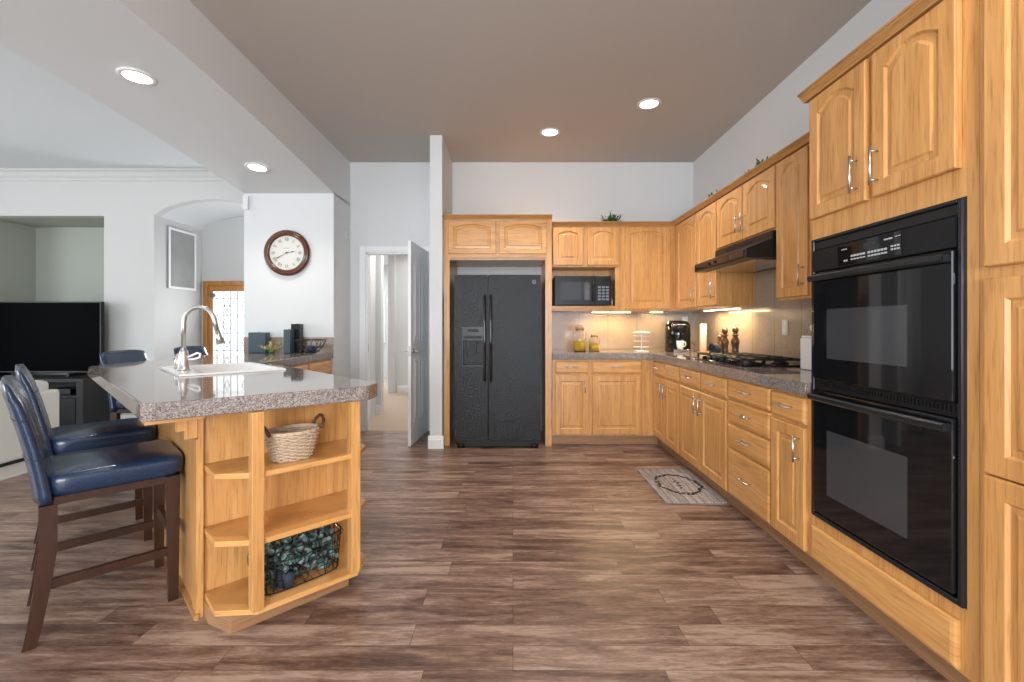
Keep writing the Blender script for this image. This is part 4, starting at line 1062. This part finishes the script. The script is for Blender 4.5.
for lab, loc, rz in (('dark leather counter stool directly behind the nearest one along the island', on_isl(.002, 1.45), AI),
                     ('dark leather counter stool at the far side of the island in front of the television', (-2.92, 3.77, 0), 0),
                     ('dark leather counter stool at the far side of the island seen behind the faucet', (-2.90, 4.52, 0), 0)):
    c = copy_tree(st0); c.location = loc; c.rotation_euler = (0, 0, rz); c['label'] = lab

# ------------------------------------------------------------------ on the clock-wall counter
def speaker_box(x, y, w, d, h, label, name='speaker_box', m=BLUEBOX):
    t = thing(name, label, 'box', (x, y, ZS))
    MB().box(-w / 2, w / 2, -d / 2, d / 2, 0, h).build('case', m, t, .006)
    MB().box(-w / 2 + .012, w / 2 - .012, -d / 2 - .003, -d / 2, .012, h - .012).build('front_panel', m, t)
    MB().lathe([(.012, 0), (.012, .004), (.0001, .005)], 12, (0, 0, h)).build('top_button', STEEL, t)
speaker_box(-2.565, 4.60, .17, .10, .205, 'slate blue square box at the left end of the clock-wall counter')
speaker_box(-2.235, 4.54, .065, .10, .235, 'narrow dark upright box in front on the clock-wall counter')
speaker_box(-2.205, 4.645, .10, .06, .29, 'taller dark box standing behind the narrow upright box', m=BLACKP)
pl = tuft('small_plant', 'tiny yellow-green plant between the two boxes on the counter', (-2.385, 4.50, ZS + .03), 22, .07, 1.3, LEAFY, .012)
MB().lathe([(.0001, -.03), (.022, -.03), (.028, .004), (.0001, .0)], 14, cap=False).build('pot', LEAFG, pl)
t = thing('wire_fruit_bowl', 'black wire bowl on the clock-wall counter under the clock', 'bowl', (-1.99, 4.48, ZS))
m = MB()
for k in range(16):
    a = 2 * pi * k / 16; m.tube([((.045 + .095 * (q / 6) ** .6) * cos(a + q * .09), (.045 + .095 * (q / 6) ** .6) * sin(a + q * .09), .008 + .125 * (q / 6) ** 1.2) for q in range(7)], .0028, 5)
for r, z in ((.05, .006), (.14, .133), (.112, .06)): m.tube([(r * cos(2 * pi * q / 32), r * sin(2 * pi * q / 32), z) for q in range(32)], .0035, 6, True)
m.build('wire_body', IRON, t)
tag(MB().lathe([(.0001, 0), (.03, .004), (.055, .03), (.04, .065), (.0001, .07)], 14, (-1.99, 4.48, ZS + .012), cap=False).build('dark_fruit', mat('deep_blue_glaze', (.03, .05, .12), .3)), 'dark blue round ornament inside the wire bowl', 'ornament')

# clock
t = thing('wall_clock', 'round dark wood wall clock with Roman numerals on the white wall', 'clock', (-2.335, YC, 1.955))
def yl(prof, seg=56): # lathe about y axis
    m = MB().lathe(prof, seg, cap=False); return m.xf(Matrix.Rotation(R(90), 4, 'X'))
yl([(.225, .001), (.238, .012), (.236, .03), (.225, .042), (.212, .046), (.203, .040), (.198, .044), (.188, .046), (.180, .036), (.176, .026)]).build('frame', MAHOG, t)
dial = yl([(.0001, .026), (.177, .026)]).build('dial', PAPERM, t)
m = MB()
def stroke(p, q, wd, y=-.0268):
    p, q = Vector((p[0], 0, p[1])), Vector((q[0], 0, q[1])); d = (q - p).normalized(); s_ = Vector((-d.z, 0, d.x)) * wd / 2
    m.add([(a.x, y, a.z) for a in (p - s_, p + s_, q + s_, q - s_)], [(0, 1, 2, 3)])
def roman(txt, ang):
    wds = {'I': .010, 'V': .022, 'X': .022}; tot = sum(wds[c] for c in txt); x = -tot / 2; h = .017
    ca, sa = cos(ang), sin(ang); cx, cz = .138 * sin(ang), .138 * cos(ang)
    def T(a, b): return (cx + a * ca + b * sa, cz - a * sa + b * ca)
    for c in txt:
        w_ = wds[c]; a0, a1 = x + .002, x + w_ - .002; mid = x + w_ / 2
        if c == 'I': stroke(T(mid, -h), T(mid, h), .0042)
        if c == 'V': stroke(T(a0, h), T(mid, -h), .0045); stroke(T(mid, -h), T(a1, h), .0022)
        if c == 'X': stroke(T(a0, h), T(a1, -h), .0045); stroke(T(a0, -h), T(a1, h), .0022)
        x += w_
for i, tx in enumerate(['XII', 'I', 'II', 'III', 'IIII', 'V', 'VI', 'VII', 'VIII', 'IX', 'X', 'XI']): roman(tx, 2 * pi * i / 12)
for i in range(60):
    a = 2 * pi * i / 60; stroke((.165 * sin(a), .165 * cos(a)), (.169 * sin(a), .169 * cos(a)), .0015)
for i in range(13): stroke((-.033 + i * .005, .048), (-.0305 + i * .005, .048), .006)
m.build('numerals', INK, dial)
def hand(ang, L, wd, y):
    d = Vector((sin(ang), 0, cos(ang))); s_ = Vector((cos(ang), 0, -sin(ang)))
    b = MB(); pts = [-d * .02 - s_ * wd * .3, -d * .02 + s_ * wd * .3, d * L * .55 + s_ * wd * .35, d * L * .72 + s_ * wd, d * L, d * L * .72 - s_ * wd, d * L * .55 - s_ * wd * .35]
    v = [(p.x, y, p.z) for p in pts] + [(p.x, y - .0015, p.z) for p in pts]; n = 7
    b.add(v, [list(range(n)), list(range(n, 2 * n))[::-1]] + [[i, (i + 1) % n, n + (i + 1) % n, n + i] for i in range(n)])
    b.build('hand', INK, t)
hand(2 * pi * (2 + 40 / 60) / 12, .085, .006, -.029); hand(2 * pi * 40 / 60, .135, .005, -.032)
yl([(.0001, .036), (.008, .036), (.008, .026)], 16).build('hub', INK, t)
tag(MB().box(BX + .002, BX + .055, YC - .03, YC - .001, 2.40, 2.545).build('wall_sensor', WHITEP, None, .004), 'small white sensor box at the upper left corner of the clock wall', 'sensor')
t = thing('switch_plate', 'small white switch plate on the side face of the clock wall', 'switch', (XL, 5.08, 2.22), R(90))
MB().box(-.025, .025, -.006, 0, -.04, .04).build('cover_plate', WHITEP, t, .002)
MB().box(-.006, .006, -.010, -.006, -.012, .012).build('toggle', GREYKEY, t)

# ------------------------------------------------------------------ hall beyond the arch
t = bpy.data.objects.new('door_2', None); COL.objects.link(t); t['kind'] = 'structure'; t.location = (-3.72, YH - .002, 0)
f = MB().box(-.56, -.50, -.05, 0, 0, 1.82).box(.50, .56, -.05, 0, 0, 1.82).box(-.50, .50, -.05, 0, 1.76, 1.82); f.build('door_frame', OORANGE, t, .004)
f = MB().box(-.50, -.435, -.035, -.004, .01, 1.76).box(.435, .50, -.035, -.004, .01, 1.76).box(-.435, .435, -.035, -.004, 1.68, 1.76).box(-.435, .435, -.035, -.004, .01, .80)
f.build('door_leaf', OORANGE, t, .004)
MB().box(-.435, .435, -.022, -.014, .80, 1.68).build('pane', DOORGL, t)
m = MB()
yy = -.026
for i in range(-4, 5): m.tube([(i * .095, yy, .80), (i * .095, yy, 1.68)], .004, 5)
for z in (.86, 1.10, 1.35, 1.58): m.tube([(-.435, yy, z), (.435, yy, z)], .0035, 5)
for cx in (-.24, 0.0, .24):
    for cz, s_ in ((1.22, .13), (1.48, .07), (.97, .07)):
        m.tube([(cx, yy, cz + s_), (cx + s_ * .55, yy, cz), (cx, yy, cz - s_), (cx - s_ * .55, yy, cz)], .004, 5, True)
        m.tube([(cx + .03 * cos(a), yy, cz + .05 * sin(a)) for a in [2 * pi * q / 14 for q in range(14)]], .003, 5, True)
m.build('lead_pattern', LEAD, t)
tag(MB().lathe([(.0001, -.035), (.03, -.02), (.035, 0), (.03, .02), (.0001, .035)], 14, (-4.13, YH - .075, 1.62), cap=False).build('hanging_ornament', mat('slate_glass_ball', (.10, .12, .16), .2)), 'small dark ball ornament hanging at the corner of the leaded door', 'ornament')
t = thing('framed_picture', 'tall grey picture in a white frame on the left wall of the arched hall', 'picture', (AX0, 5.935, 2.06), R(90))
fw_ = .245; fh = .385
MB().box(-fw_, fw_, -.022, 0, -fh, fh).build('mount', PICT, t)
MB().box(-fw_, -fw_ + .03, -.03, -.022, -fh, fh).box(fw_ - .03, fw_, -.03, -.022, -fh, fh).box(-fw_ + .03, fw_ - .03, -.03, -.022, -fh, -fh + .03).box(-fw_ + .03, fw_ - .03, -.03, -.022, fh - .03, fh).build('frame', TRIMW, t, .004)

# ------------------------------------------------------------------ living room
t = thing('television', 'large black flat television in front of the wall niche', 'television', (-5.54, 5.30, 0))
MB().box(-.74, .74, 0, .05, .655, 1.485).build('panel', BLACKP, t, .004)
MB().box(-.725, .725, -.003, 0, .675, 1.472).build('screen', SCREEN, t)
for sx in (-.45, .45): MB().prism([(sx - .015, .62), (sx + .015, .62), (sx + .015, .66), (sx - .015, .66)], 'y', -.10, .12).build('foot', BLACKP, t)
t = thing('media_console', 'black media console under the television', 'console', (-5.54, 5.26, 0))
b = MB().box(-.78, .78, -.22, .20, .575, .615).box(-.78, -.74, -.22, .20, 0, .575).box(.70, .78, -.22, .20, 0, .575).box(-.74, .70, -.20, .18, .40, .425).box(-.74, .70, -.20, .18, .06, .09).box(-.74, .70, .17, .19, .09, .575).box(.22, .25, -.2, .17, .09, .40)
b.build('carcass', BLACKM, t, .003)
for x0 in (-.73, -.25, .26):
    d = MB().box(x0, x0 + .43, -.215, -.2, .095, .395).build('door', BLACKP, t, .003)
    MB().lathe([(.0001, 0), (.006, .004), (.012, .012), (.008, .02), (.0001, .022)], 12, cap=False).xf(Matrix.Translation((x0 + .05, -.215, .28)) @ Matrix.Rotation(R(90), 4, 'X')).build('knob', STEEL, d)
tag(MB().box(-5.25, -4.98, 5.12, 5.36, .4262, .49).build('media_player', BLACKP, None, .004), 'black media player box on the console shelf under the television', 'media player')
# sofa seen from its end
t = thing('sofa', 'cream upholstered sofa at the left edge with a rounded back cushion', 'sofa', (-4.30, 3.75, .004))
MB().box(-.95, 0, -1.2, .58, .03, .60).build('base', SOFA, t, .03, 4)
m = rounded_cushion(.34, 1.7, .15, .05, crown=.03); m.v = [(x - .17, y - .33, z + .55) for x, y, z in m.v]; m.build('back_cushion', SOFA, t)
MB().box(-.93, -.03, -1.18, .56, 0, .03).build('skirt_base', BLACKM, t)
